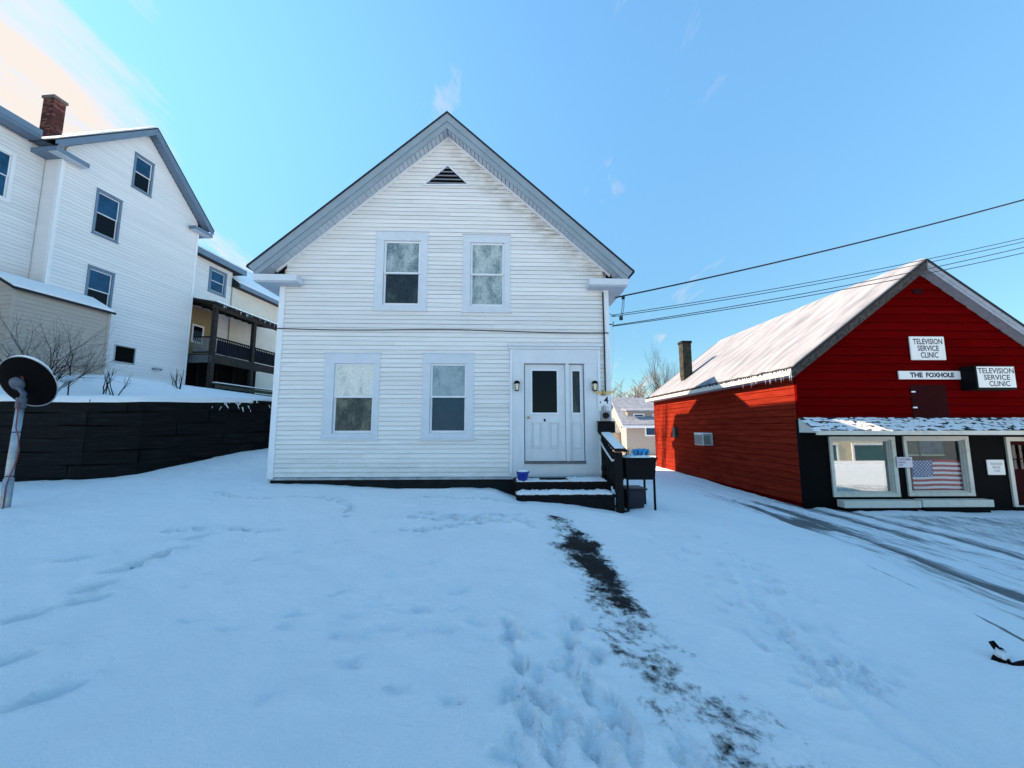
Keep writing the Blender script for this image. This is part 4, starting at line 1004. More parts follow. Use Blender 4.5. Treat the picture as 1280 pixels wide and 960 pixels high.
# ------------------------------------------------------------------ satellite dish
def dish():
    bx, by = gh(6, 634); bz = float(base_h(bx, by))
    t = thing('satellite_dish', 'satellite dish with black back on a galvanised pole standing in the snow at left', 'satellite dish', (bx, by, bz))
    sc = by / F
    top = 1.62
    MB().tube([(0, 0, -0.3), (0.0, 0, 0.6), (0.02, 0, top)], [0.047, 0.047, 0.045], 14).build('pole', M_METAL, t, smooth=True)
    MB().tube([(0, 0, -0.3), (0, 0, 0.42)], [0.058, 0.058], 14).build('pole_sleeve', M_METAL, t, smooth=True)
    c = Vector((-0.14, 0.16, 1.93)); ax = Vector((-0.02, 0.92, 0.34)).normalized()
    up = (Vector((0, 0, 1)) - ax * ax.z).normalized(); sd = up.cross(ax)
    roll = math.radians(-14); u2 = up * math.cos(roll) + sd * math.sin(roll); s2 = sd * math.cos(roll) - up * math.sin(roll)
    def disc(off, k=1.0, dr=0.0):
        vs = [tuple(c + ax * (off - 0.09))]; rings = 8; n = 40
        for i in range(1, rings + 1):
            r = i / rings
            for j in range(n):
                a = 2 * math.pi * j / n
                vs.append(tuple(c + (s2 * math.cos(a) * (0.455 + dr) + u2 * math.sin(a) * (0.405 + dr)) * r * k + ax * (off - 0.09 + 0.10 * r * r)))
        fs = [(0, 1 + j, 1 + (j + 1) % n) for j in range(n)]
        for i in range(rings - 1):
            for j in range(n):
                a = 1 + i * n + j; b = 1 + i * n + (j + 1) % n; fs.append((a, a + n, b + n, b))
        return vs, fs, n, rings
    v1, f1, n, rings = disc(0.0); v2, f2, _, _ = disc(0.012)
    mb = MB(); mb.add(v1, f1); mb.add(v2, f2); k = len(v1); e = 1 + (rings - 1) * n
    for j in range(n): mb.f.append((e + j, e + (j + 1) % n, k + e + (j + 1) % n, k + e + j))
    mb.build('reflector', mat('dish_back', (0.004, 0.0035, 0.004), 0.9, spec=0.05), t, smooth=True)
    rim = MB(); pts = [c + (s2 * math.cos(a) * 0.457 + u2 * math.sin(a) * 0.407) + ax * 0.014 for a in [2 * math.pi * j / 48 for j in range(49)]]
    rim.tube(pts, 0.008, 6).build('rim', M_METAL, t, smooth=True)
    sn = MB(); pts = []; rs = []
    for j in range(21):
        a = math.radians(35 + j * 5.5); pts.append(c + (s2 * math.cos(a) * 0.45 + u2 * math.sin(a) * 0.40) + ax * 0.03 + Vector((0, 0, 0.008))); rs.append(0.005 + 0.018 * math.sin(math.pi * j / 20))
    sn.tube(pts, rs, 8).build('rim_snow', M_SNOW, t, smooth=True)
    # mount
    b0 = c - ax * 0.10
    MB().lathe([(0.10, 0.0), (0.105, 0.02), (0.10, 0.05), (0.03, 0.06)], 16, (0, 0, 0)).build('mount_plate', mat('mount_grey', (0.06, 0.08, 0.11), 0.5), t, smooth=True)
    o = t.children[-1] if t.children[-1].name.startswith('mount') else [q for q in t.children if q.name.startswith('mount')][0]
    o.data.transform((Matrix.Translation(b0) @ (-ax).to_track_quat('Z', 'Y').to_matrix().to_4x4()))
    MB().tube([(0.02, 0, top - 0.12), (0.02, 0, top + 0.04)], 0.058, 12).build('clamp', mat('mount_grey', (0.06, 0.08, 0.11), 0.5), t)
    MB().tube([(0.02, 0.0, top - .04), (0.01, 0.03, top + .1), tuple(b0 - Vector((0, 0, .05)))], 0.035, 8).build('mount_neck', MATS['mount_grey'], t)
    # feed arm reaching out in front of the dish, on the far side
    low = c - u2 * 0.36 + ax * 0.02; lnb = c + ax * 0.62 - u2 * 0.10 
    MB().tube([tuple(low), tuple(low + ax * 0.3 - u2 * 0.03), tuple(lnb - u2 * 0.02)], 0.018, 8).build('feed_arm', M_METAL, t, smooth=True)
    MB().tube([tuple(lnb - ax * 0.13), tuple(lnb - ax * 0.09), tuple(lnb - ax * 0.08), tuple(lnb + ax * 0.06), tuple(lnb + ax * 0.10)], [0.03, 0.045, 0.03, 0.05, 0.03], 12).build('feed_horn', mat('feed_grey', (0.45, 0.48, 0.5), 0.4), t, smooth=True)
    pts = [b0 + Vector((0.09 * math.cos(a), -0.015, 0.10 * math.sin(a) + 0.02)) for a in [0.4 + i * 0.5 for i in range(11)]]
    MB().tube(pts, 0.007, 6).build('cable_loop', M_WIRE_R, t, smooth=True)
    MB().tube([(0.06, -0.06, top - 0.03), (0.07, -0.06, 1.2), (0.13, -0.06, 1.05), (0.17, -0.06, 0.85), (0.15, -0.06, 0.68), (0.09, -0.06, 0.48), (0.05, -0.06, 0.32), (0.05, -0.06, -0.1)], 0.008, 6).build('cable', M_WIRE_R, t, smooth=True)
    for z in (1.12, 0.45): MB().lathe([(0.0495, z), (0.0515, z + 0.004), (0.0495, z + 0.014)], 12, (0.008, 0, 0)).build('cable_tie', M_RUBBER, t)
dish()

# ------------------------------------------------------------------ the tall house on the left
def left_house():
    fr = Frame(-18.113, 14.5, 84.7, 3.55); H = fr.empty('neighbour_house')
    tag(H, 'tall white vinyl sided house with blue grey eaves above the black retaining wall', 'house')
    Wd = 6.15; ZE = 9.36; XC = Wd / 2; SL = 0.955; PK = ZE + SL * XC
    r = lambda *p: (min(fr.uz(*p[0])[0], fr.uz(*p[1])[0]), max(fr.uz(*p[0])[0], fr.uz(*p[1])[0]), min(fr.uz(*p[0])[1], fr.uz(*p[1])[1]), max(fr.uz(*p[0])[1], fr.uz(*p[1])[1]))
    B = 3.55
    wins = [(1.26, 2.27, 9.91 - B, 11.93 - B), (2.55, 3.46, 12.87 - B, 14.60 - B), (1.29, 2.31, 6.55 - B, 8.475 - B)]
    holes = []
    for x0, x1, z0, z1 in wins:
        holes.append((x0, x1, z0, z1))
        window(H, x0, x1, z0, z1, x0 + 0.085, x1 - 0.085, z0 + 0.09, z1 - 0.10, M_GLASSB, M_GLASSD, mcas=M_LBLUE, out=0.05, deep=0.09)
    bw = (2.64, 3.56, 4.55 - B, 5.355 - B); holes.append(bw)
    k = MB(); casing_ring(k, *bw, bw[0] + 0.05, bw[1] - 0.05, bw[2] + 0.05, bw[3] - 0.05, -0.03, 0.06); w = k.build('cellar_window', M_METAL, H)
    MB().box(bw[0] + .04, bw[1] - .04, 0.03, 0.035, bw[2] + .04, bw[3] - .04).build('pane', M_BLACK, w)
    wp = [(0, 0.05), (Wd, 0.05), (Wd, ZE), (XC, PK), (0, ZE)]
    clapboards(H, [(0.09, 0.05), (Wd - 0.09, 0.05), (Wd - 0.09, ZE + 0.06), (XC, PK), (0.09, ZE + 0.06)], 0.155, holes, M_SID2, joint=0, rnd=random.Random(4))
    DEP = 12
    MB().prism(wp, 0.10, DEP).build('wall', M_SID2, H)
    for x0, x1 in ((-0.02, 0.10), (Wd - 0.10, Wd + 0.02)): MB().box(x0, x1, -0.03, 0.12, 0.0, 8.8).build('corner_board', M_SASH, H)
    MB().box(0.02, Wd - 0.02, 0.02, DEP, -1.2, 0.05).build('foundation', M_FOUND, H)
    # vent pipe
    vx, vz = fr.uz(191, 461)
    MB().tube([(vx, 0.0, vz), (vx, -0.16, vz), (vx + 0.02, -0.2, vz), (vx + 0.25, -0.2, vz - 0.02)], 0.06, 10).build('vent_pipe', M_METAL, H, smooth=True)
    # roof
    OV = 0.42; TX = XC + 0.52; TZ = 12.79 - B; PZ = TZ + SL * TX
    for sg in (-1, 1):
        x1 = XC + sg * TX
        MB().prism(slope(XC, PZ + 0.03, x1, TZ + 0.03, 0.0, 0.06), -OV - 0.04, DEP).build('roof_slope', M_SHING, H)
        MB().prism(slope(XC, PZ + 0.12, x1 - sg * 0.06, TZ + 0.12, 0.0, 0.08), -OV + 0.04, DEP).build('roof_snow', M_SNOW, H)
        MB().prism(slope(XC, PZ - 0.03, x1, TZ - 0.03, 0.0, 0.17), -OV - 0.02, -OV + 0.03).build('crown_board', M_LBLUE, H)
        MB().prism(slope(XC, PZ - 0.20, x1 - sg * 0.08, TZ - 0.20 + 0.076, 0.0, 0.15), -OV, -OV + 0.03).build('fascia_board', M_LBLUE, H)
        n = 26
        for i in range(n):
            a, b = i / n, (i + 1) / n; Ln = TX - 0.2; z0 = PZ - 0.33
            xa, xb = XC + sg * Ln * a, XC + sg * Ln * b; g = 0.012 * sg
            MB().prism([(xa + g, z0 - SL * Ln * a), (xb - g, z0 - SL * Ln * b), (xb - g, z0 - SL * Ln * b + 0.02), (xa + g, z0 - SL * Ln * a + 0.02)], -OV + 0.03, 0.0).build('soffit_strip', M_LBLUE, H)
        MB().prism(slope(XC, PZ - 0.27, x1 - sg * 0.2, TZ - 0.27 + 0.19, 0, 0.02), -OV + 0.03, 0.08).build('soffit_backing', M_SHING, H)
        xo = XC + sg * (TX - 0.04); xi = (0 if sg < 0 else Wd) - sg * 0.62; a, b = sorted((xo, xi))
        R = MB().box(a, b, -OV - 0.01, -0.03, TZ - 0.42, TZ - 0.24).build('eave_return', M_LBLUE, H, bevel=0.01)
        MB().box(a + .03, b - .03, -OV + 0.02, -0.035, TZ - 0.45, TZ - 0.422).build('return_soffit', M_SOFF, R)
        a, b = sorted((xo, 0 if sg < 0 else Wd)); MB().box(a, b, -0.028, DEP, TZ - 0.418, TZ - 0.24).build('eave_box', M_LBLUE, H)
    # wing running towards the street (left), set back
    y0 = 0.75; wz = 13.0 - B
    clapboards(H, [(-2.8, 0.0), (-0.02, 0.0), (-0.02, wz - 0.25), (-2.8, wz - 0.25)], 0.155, [(-2.6, -0.82, 10.02 - B, 11.97 - B), (-2.6, -0.95, 6.2 - B, 8.3 - B)], M_SID2, mp=lambda s, t, z: (s, y0 - t, z), rnd=random.Random(6))
    wv = bpy.data.objects.new('wing', None)
    def wing_window(x0, x1, z0, z1):
        w = window(H, x0, x1, z0, z1, x0 + 0.11, x1 - 0.11, z0 + 0.11, z1 - 0.11, M_GLASSB, M_GLASSB, mcas=M_SASH, out=0.04, deep=0.08)
        for o in [w] + list(w.children): o.data.transform(Matrix.Translation((0, y0, 0)))
    wing_window(-2.0, -0.83, 10.02 - B, 11.97 - B); wing_window(-2.0, -0.95, 6.2 - B, 8.3 - B)
    MB().box(-2.8, -0.012, y0 + 0.09, y0 + 10, -1.0, wz).build('wing_wall', M_SID2, H)
    MB().prism_x([(y0 - 0.52, wz - 0.13), (y0 - 0.52, wz + 0.17), (y0 + 5, wz + 0.17 + 5 * 0.5), (y0 + 10, wz + 0.17), (y0 + 10, wz - 0.13)], -2.9, -0.56).build('wing_roof', M_SHING, H)
    MB().box(-2.9, -0.56, y0 - 0.58, y0 - 0.525, wz - 0.10, wz + 0.155).box(-2.9, -0.56, y0 - 0.56, y0 - 0.524, wz - 0.2, wz - 0.105).build('wing_fascia', M_LBLUE, H)
    MB().box(-2.9, -0.02, y0 - 0.52, y0 - 0.005, wz - 0.20, wz - 0.14).build('wing_soffit', M_LBLUE, H)
    # taller unseen block, added towards the street to shade the lawn
    MB().prism_x([(y0 - 0.3, -1.5), (y0 - 0.3, wz + 2.5), (y0 + 5.5, wz + 8.6), (y0 + 11, wz + 2.5), (y0 + 11, -1.5)], -15.0, -2.85).build('shade_block', M_SID2, H)
    for sg in (-1, 1):
        MB().prism_x([(y0 + 5.5, wz + 8.85), (y0 + 5.5 + sg * 6.2, wz + 2.3), (y0 + 5.5 + sg * 6.2, wz + 2.42), (y0 + 5.5, wz + 9.0)], -15.3, -2.95).build('shade_block_roof', M_SNOW, H)
    # bump-out with shed roof
    bz = 6.42 - B
    P = -1.0
    xa, xb = -1.45, 1.55
    clapboards(H, [(xa + 0.06, -0.5), (xb - 0.06, -0.5), (xb - 0.06, bz), (xa + 0.06, bz)], 0.155, [], M_BEIGE, mp=lambda s, t, z: (s, P - t, z), rnd=random.Random(8))
    clapboards(H, [(P + 0.02, -0.5), (0.7, -0.5), (0.7, bz + 0.4), (P + 0.02, bz + 0.0)], 0.155, [], M_BEIGE, mp=lambda s, t, z: (xa - t, s, z), rnd=random.Random(9))
    MB().prism_x([(P + 0.01, -0.8), (-0.03, -0.8), (-0.03, bz + 0.5), (P + 0.01, bz)], xa + 0.004, xb).build('bump_out_wall', M_BEIGE, H)
    MB().box(xa + 0.004, -0.03, -0.03, y0 - 0.03, -0.8, bz).build('bump_out_wall', M_BEIGE, H)
    for x in (xa - 0.02, xb - 0.08): MB().box(x, x + 0.1, P - 0.035, P + 0.0, -0.5, bz - 0.02).build('bump_out_corner', M_BEIGE, H)
    MB().prism_x([(P - 0.16, bz - 0.06), (-0.005, bz + 0.58), (-0.005, bz + 0.66), (P - 0.16, bz + 0.03)], xa - 0.12, xb + 0.1).build('bump_out_roof', M_SHING, H)
    MB().prism_x([(P - 0.14, bz + 0.034), (-0.004, bz + 0.664), (-0.004, bz + 0.75), (P - 0.12, bz + 0.12)], xa - 0.1, xb + 0.07).build('bump_out_snow', M_SNOW, H, bevel=0.03)
    # chimney of brick
    cx0, cy0, cz0, cz1 = -0.55, 2.2, 9.0, 0
    c0 = fr.uz(57, 140, 2.6); c1 = fr.uz(86, 140, 2.6); ct = fr.uz(72, 121, 2.6)[1]; cb = ct - 3.0
    x0, x1 = c0[0] + 0.22, c1[0] - 0.12
    CH = MB().box(x0 + .008, x1 - .008, 2.6 + .008, 3.15 - .008, cb, ct - 0.12).build('chimney', M_MORTAR, H)
    MB().box(x0 - .05, x1 + .05, 2.55, 3.20, ct - 0.12, ct).build('chimney_cap', mat('chimney_cap_grey', (0.14, 0.12, 0.115), 0.9), CH)
    rb = random.Random(3); courses = int(3.0 / 0.082)
    BK2 = mat('brick_dark', (0.05, 0.018, 0.017), 0.95); BK3 = mat('brick_pale', (0.19, 0.075, 0.06), 0.95)
    for i in range(courses):
        z = ct - 0.125 - (i + 1) * 0.082
        if z < ct - 2.2: break
        off = (i % 2) * 0.11
        for face in (0, 1):
            ln = (x1 - x0) if face == 0 else 0.55
            s = -off
            while s < ln:
                a, b = max(0, s), min(ln, s + 0.213)
                if b - a > 0.03:
                    if face == 0: m = MB().box(x0 + a, x0 + b, 2.594 - rb.uniform(0, .004), 2.64, z, z + 0.07)
                    else: m = MB().box(x0 - 0.004 - rb.uniform(0, .004), x0 + 0.03, 2.6 + a, 2.6 + b, z, z + 0.07)
                    m.build('brick', rb.choice((M_BRICK, M_BRICK, BK2, BK3)), CH)
                s += 0.225
    # rear wing, porch and lower ell
    ry = 1.5; rz = 12.0 - B
    clapboards(H, [(Wd + 0.05, 0.2), (10.3, 0.2), (10.3, rz - 0.1), (Wd + 0.05, rz - 0.1)], 0.155, [(8.56, 9.87, 10.03 - B, 11.59 - B)], M_SID2, mp=lambda s, t, z: (s, ry - t, z), rnd=random.Random(10))
    w = window(H, 8.56, 9.87, 10.03 - B, 11.59 - B, 8.72, 9.71, 10.15 - B, 11.47 - B, M_GLASSB, M_GLASSB, mcas=M_LBLUE, out=0.05, deep=0.08)
    for o in [w] + list(w.children): o.data.transform(Matrix.Translation((0, ry, 0)))
    MB().box(Wd + 0.03, 10.32, ry + 0.09, 10, -0.5, rz).build('rear_wall', M_SID2, H)
    MB().prism_x([(ry - 0.45, rz - 0.08), (ry - 0.45, rz + 0.20), (ry + 4, rz + 2.2), (ry + 8.5, rz + 0.2), (ry + 8.5, rz - 0.08)], Wd + 0.03, 10.9).build('rear_roof', M_SHING, H)
    MB().box(Wd + 0.03, 10.9, ry - 0.52, ry - 0.452, rz - 0.12, rz + 0.22).build('rear_fascia', M_LBLUE, H)
    MB().prism_x([(ry - 0.44, rz + 0.205), (ry + 4, rz + 2.205), (ry + 4, rz + 2.30), (ry - 0.44, rz + 0.29)], Wd + 0.04, 10.85).build('rear_roof_snow', M_SNOW, H)
    lz = 10.95 - B
    MB().box(10.34, 19, ry - 0.1, 9, -0.5, lz).build('low_ell_wall', M_CREAM, H)
    MB().prism_x([(ry - 0.55, lz - 0.05), (ry - 0.55, lz + 0.2), (ry + 4, lz + 3.6), (ry + 8, lz + 0.2), (ry + 8, lz - 0.05)], 10.34, 19.3).build('low_ell_roof', M_SHING, H)
    MB().prism_x([(ry - 0.54, lz + 0.205), (ry + 3.99, lz + 3.605), (ry + 3.99, lz + 3.72), (ry - 0.54, lz + 0.30)], 10.36, 19.2).build('low_ell_snow', M_SNOW, H)
    MB().box(10.34, 19.3, ry - 0.64, ry - 0.552, lz - 0.06, lz + 0.2).build('low_ell_gutter', M_LBLUE, H)
    # porch
    px0, px1 = 6.42, 12.6; py = -1.25; dz = 5.62 - B; rz0 = 8.50 - B
    PD = MB().box(px0, px1, py, ry - 0.03, dz - 0.06, dz).build('porch_deck', M_DECK, H)
    MB().box(px0, px1, py - 0.03, py + 0.02, dz - 0.48, dz - 0.062).build('rim_joist', M_DECK, PD)
    MB().box(px0 - 0.03, px0 + 0.02, py + 0.022, ry - 0.1, dz - 0.48, dz - 0.062).build('rim_joist', mat('grey_joist', (0.10, 0.11, 0.12), 0.8, var=0.3), PD)
    for i, x in enumerate((px0 + 0.08, 9.35, 12.4)):
        MB().box(x - 0.11, x + 0.11, py + 0.025, py + 0.22, -0.6, rz0 - 0.15).build('porch_post', M_DECK, H)
    for x in (6.6, 7.9, 9.2, 10.5, 11.8): MB().box(x - 0.06, x + 0.06, ry - 0.5, ry - 0.4, -0.6, dz - 0.06).build('under_post', M_WOODD, H)
    RL = MB().box(px0 + .02, px1, py + 0.05, py + 0.13, dz + 0.92, dz + 0.99).box(px0 + .03, px0 + .11, py + 0.13, 0.0, dz + 0.92, dz + 0.99).box(px0 + .02, px1, py + 0.06, py + 0.12, dz + 0.08, dz + 0.14).box(px0 + .04, px0 + .1, py + .13, 0.0, dz + .08, dz + .14).build('porch_rail', M_WOODD, H)
    x = px0 + 0.2
    while x < px1:
        MB().box(x, x + 0.045, py + 0.07, py + 0.11, dz + 0.14, dz + 0.92).build('baluster', M_WOODD, RL); x += 0.155
    y = py + 0.2
    while y < -0.05:
        MB().box(px0 + .05, px0 + .09, y, y + 0.045, dz + 0.14, dz + 0.92).build('baluster', mat('grey_baluster', (0.16, 0.17, 0.19), 0.8), RL); y += 0.125
    MB().box(6.9, 11.6, py + 0.24, py + 0.26, dz + 0.1, dz + 0.88).build('blue_tarp', mat('porch_tarp', (0.010, 0.014, 0.07), 0.7, var=0.7, vscale=1.2), RL)
    MB().prism_x([(py - 0.15, rz0 - 0.12), (ry - 0.02, rz0 + 0.45), (ry - 0.02, rz0 + 0.52), (py - 0.15, rz0 - 0.03)], px0 - 0.2, px1 + 0.2).build('porch_roof', M_SHING, H)
    MB().box(px0 - 0.15, px1 + 0.15, py - 0.04, py + 0.10, rz0 - 0.38, rz0 - 0.13).build('porch_beam', M_DECK, H)
    MB().prism_x([(py - 0.14, rz0 - 0.028), (ry - 0.03, rz0 + 0.522), (ry - 0.03, rz0 + 0.60), (py - 0.12, rz0 + 0.05)], px0 - 0.15, px1 + 0.15).build('porch_snow', M_SNOW, H)
    x = px0
    while x < px1:
        MB().hexa([(x, py - 0.10, rz0 - 0.21), (x + 0.05, py - 0.10, rz0 - 0.21), (x + 0.05, ry - .05, rz0 + 0.33), (x, ry - .05, rz0 + 0.33), (x, py - 0.10, rz0 - 0.125), (x + 0.05, py - 0.10, rz0 - 0.125), (x + 0.05, ry - .05, rz0 + 0.43), (x, ry - .05, rz0 + 0.43)]).build('rafter', M_DECK, H); x += 0.6
    MB().box(px0 + 0.05, 9.3, ry - 0.06, ry - 0.035, dz, rz0 + 0.3).build('porch_back_wall', M_PORCHY, H)
    k = MB(); casing_ring(k, 7.7, 8.5, dz + 1.0, dz + 2.1, 7.8, 8.4, dz + 1.1, dz + 2.0, ry - 0.1, ry - 0.062); k.build('porch_window', M_SASH, H)
    MB().box(7.79, 8.41, ry - 0.075, ry - 0.065, dz + 1.09, dz + 2.01).build('pane', M_GLASSD, H)
    # black sheet standing in for the dark space below the deck
    MB().box(px0, px1, ry - 0.35, ry - 0.3, -0.6, dz - 0.07).build('under_deck_black', M_BLACK, H)
    # icicles of the porch eave
    k = MB(); ri = random.Random(5)
    for i in range(26):
        x = ri.uniform(px0 + .3, px1); l = ri.uniform(.05, .2); k.tube([(x, py - .15, rz0 - .1), (x, py - .15, rz0 - .1 - l)], [0.015, 0.002], 5)
    k.build('icicle_row', M_ICE, H)
    # low fence
    f = fr.empty('low_fence'); tag(f, 'low mossy rail fence with snow on top below the porch', 'fence')
    fz = 0.0
    for x in (6.5, 8.9, 11.3, 13.7): MB().box(x - .07, x + .07, -1.62, -1.48, -0.9, 0.42).build('post', M_GREENW, f)
    for z in (0.02, 0.27): MB().box(6.35, 14.6, -1.645, -1.622, z - 0.09, z + 0.1).build('rail', M_GREENW, f)
    MB().box(6.3, 14.7, -1.68, -1.45, 0.421, 0.46).build('top_rail', M_GREENW, f)
    MB().box(6.32, 14.68, -1.66, -1.47, 0.4605, 0.51).build('rail_snow', M_SNOW, f, bevel=0.015)
    return fr
FL = left_house()

# ------------------------------------------------------------------ the red shop
def red_shop():
    fr = Frame(0, 11.0, 1.0, -0.62); B = -0.62
    o0 = fr.world(8.22, 0, 0); fr = Frame(o0[0], o0[1], 1.0, B); H = fr.empty('red_shop')
    tag(H, 'dark red clapboard shop with snowy roof, white signs and a black ground floor front', 'shop')
    X1 = 7.86; XC = X1 / 2; ZE = 3.83; SL = 0.772; PK = ZE + SL * XC; DEP = 10.8
    AZ = fr.uz(1100, 523)[1]; AZ0 = fr.uz(1100, 543.5, -0.5)[1]
    r = lambda p, q: (fr.uz(*p)[0], fr.uz(*q)[0], fr.uz(*q)[1], fr.uz(*p)[1])
    # upper gable boards
    ld = r((1136, 481), (1186, 523)); ld = (ld[0], ld[1], ld[2] - 0.05, ld[3])
    clapboards(H, [(0.05, AZ - 0.15), (X1 - 0.05, AZ - 0.15), (X1 - 0.05, ZE + 0.03), (XC, PK), (0.05, ZE + 0.03)], 0.247, [(ld[0], ld[1], ld[2], ld[3])], M_RED, gap=0.018, tb=0.026, tt=0.004, rnd=random.Random(21), joint=5.0)
    clapboards(H, [(0.05, 0.10), (DEP, 0.10), (DEP, ZE), (0.05, ZE)], 0.205, [], M_REDSUN, mp=left_side, gap=0.014, tb=0.024, tt=0.004, rnd=random.Random(22), joint=6)
    # shell
    k = MB(); k.box(0.004, 0.12, 0.16, DEP, -0.3, ZE); k.box(X1 - 0.12, X1, 0.16, DEP, -0.3, ZE); k.box(0.125, X1 - 0.125, DEP - 0.12, DEP, -0.3, ZE)
    k.prism([(0.0, AZ - 0.2), (X1, AZ - 0.2), (X1, ZE), (XC, PK), (0.0, ZE)], 0.06, 0.15); k.prism([(0, ZE + .002), (X1, ZE + .002), (XC, PK)], DEP - 0.10, DEP)
    k.build('wall', M_RED, H)
    MB().box(-0.03, 0.05, -0.03, 0.06, AZ - 0.02, ZE + 0.03).build('corner_board', M_RED, H); MB().box(X1 - .05, X1 + .03, -0.03, 0.06, AZ - .02, ZE + 0.03).build('corner_board', M_RED, H)
    MB().box(-0.035, 0.055, -0.04, 0.10, -0.2, AZ - 0.03).build('corner_board', M_BLACK, H)
    MB().box(0.0, X1, 0.02, DEP, -0.6, 0.0).build('foundation', M_FOUND, H)
    # shopfront: black wall pieces round two windows and the door
    w1 = (fr.uz(1036.5, 560)[0], fr.uz(1117, 560)[0], fr.uz(1070, 620)[1], fr.uz(1070, 546.5)[1])
    w2 = (fr.uz(1131.5, 580)[0], fr.uz(1211.5, 580)[0], fr.uz(1170, 619)[1], fr.uz(1170, 546)[1])
    d0 = fr.uz(1260, 580)[0]; dr = (d0, d0 + 1.15, 0.02, fr.uz(1262, 547)[1])
    top = AZ - 0.1
    xs = [0.056, w1[0], w1[1], w2[0], w2[1], dr[0], dr[1], X1]
    k = MB()
    for a, b in ((xs[0], xs[1]), (xs[2], xs[3]), (xs[4], xs[5]), (xs[6], xs[7])): k.box(a, b, 0.0, 0.14, -0.3, top)
    for q in (w1, w2): k.box(q[0], q[1], 0.0, 0.14, -0.3, q[2]); k.box(q[0], q[1], 0.0, 0.14, q[3], top)
    k.box(dr[0], dr[1], 0, 0.14, dr[3], top); k.box(dr[0], dr[1], 0, 0.14, -0.3, dr[2])
    k.build('shopfront', M_BLACK, H)
    # dark room behind the glass
    k = MB(); k.box(0.15, X1 - .15, 2.6, 2.64, -0.1, 2.4); k.box(0.15, X1 - .15, 0.16, 2.6, 2.4, 2.44); k.box(0.15, X1 - .15, 0.16, 2.6, -0.1, -0.05)
    k.build('room', mat('dim_room', (0.03, 0.032, 0.035), 0.9, var=0.3), H)
    for i, q in enumerate((w1, w2)):
        t = 0.10
        k = MB(); casing_ring(k, q[0] - 0.02, q[1] + 0.02, q[2] - 0.02, q[3] + 0.02, q[0] + t - 0.03, q[1] - t + 0.01, q[2] + t - 0.03, q[3] - t + 0.03, -0.05, 0.0)
        casing_ring(k, q[0] + 0.004, q[1] - 0.004, q[2] + 0.004, q[3] - 0.004, q[0] + t + 0.01, q[1] - t - 0.01, q[2] + t, q[3] - t, 0.002, 0.06)
        casing_ring(k, q[0] + 0.02, q[1] - 0.02, q[2] + 0.02, q[3] - 0.02, q[0] + t + .03, q[1] - t - .03, q[2] + t + .02, q[3] - t - .02, 0.062, 0.11)
        Wn = k.build('shop_window', M_IVORY, H, bevel=0.004)
        MB().box(q[0] + t, q[1] - t, 0.085, 0.088, q[2] + t, q[3] - t).build('pane', M_SHOPR if i == 0 else M_SHOP, Wn)
        s0 = fr.uz(1048, 622)[0] if i == 0 else fr.uz(1143.5, 622)[0]; s1 = fr.uz(1141.5, 622)[0] if i == 0 else fr.uz(1230, 622)[0]
        s0, s1 = s0 - 0.1, s1 - 0.1
        MB().box(s0, s1, -0.30, -0.052, q[2] - 0.27, q[2] - 0.08).build('sill', M_IVORY, Wn, bevel=0.01)
        MB().box(s0 + 0.1, s1 - .1, -0.28, -0.06, q[2] - 0.42, q[2] - 0.272).build('sill_bracket', M_BLACK, Wn)
        for sl in range(3):
            pass
    # half-height white blind in the first window
    MB().box(w1[0] + 0.12, w1[1] - 0.25, 0.125, 0.135, w1[2] + 0.08, w1[2] + 0.86).build('blind', mat('pale_blind', (0.28, 0.36, 0.40), 0.8, var=0.06, vscale=2), H)
    m = (w2[0] + w2[1]) / 2
    for j, (a, b, c) in enumerate(((w2[0] + .12, m - .06, (0.10, 0.15, 0.11)), (m, w2[1] - .22, (0.08, 0.20, 0.30)))):
        P = MB().box(a, b, 0.42, 0.44, w2[3] - 0.52, w2[3] - 0.02).build('display_panel', mat('panel_%s' % 'ab'[j], c, 0.6, var=0.5, vscale=5), H)
        MB().box(a, b, 0.40, 0.419, w2[3] - 0.57, w2[3] - 0.522).build('panel_ledge', M_IVORY, P)
    # door
    k = MB(); casing_ring(k, dr[0] - .02, dr[1] + .02, dr[2] - 0.0, dr[3] + .02, dr[0] + .09, dr[1] - .09, dr[2] + 0.03, dr[3] - .10, -0.05, 0.10)
    DF = k.build('door_frame', M_IVORY, H, bevel=0.004)
    a0, a1, b0, b1 = dr[0] + .10, dr[1] - .10, dr[2] + .04, dr[3] - .11; zm = b0 + 0.98
    k = MB(); k.box(a0, a1, 0.02, 0.07, b0, zm); k.box(a0, a0 + .10, 0.02, 0.07, zm, b1); k.box(a1 - .10, a1, 0.02, 0.07, zm, b1); k.box(a0 + .1, a1 - .1, 0.02, 0.07, b1 - .10, b1)
    DL = k.build('door_leaf', M_REDD, DF)
    MB().box(a0 + .09, a1 - .09, 0.045, 0.05, zm, b1 - .09).build('door_glass', M_SHOP, DL)
    for i in range(1, 4):
        x = a0 + .1 + (a1 - a0 - .2) * i / 4; MB().box(x - .016, x + .016, 0.015, 0.044, zm, b1 - .1).build('glazing_bar', M_REDD, DL)
    MB().box(a0 + .1, a1 - .1, 0.0155, 0.0435, zm + .28, zm + .31).build('glazing_bar', M_REDD, DL)
    # awning roof over the front: cheek, ceiling, snow on shingles
    AP = 0.62
    AW = MB().prism_x([(-0.03, AZ), (-AP, AZ0 + 0.10), (-AP, AZ0 + 0.06), (-0.03, AZ0 + 0.06)], -0.05, X1 + 0.05).build('awning', M_IVORY, H)
    MB().box(-0.06, X1 + 0.06, -AP - 0.03, -AP - 0.002, AZ0, AZ0 + 0.115).build('awning_fascia', M_IVORY, AW, bevel=0.004)
    MB().box(-0.052, X1 + .05, -AP + 0.0, -0.032, AZ0 + 0.02, AZ0 + 0.058).build('awning_ceiling', M_BLACK, AW)
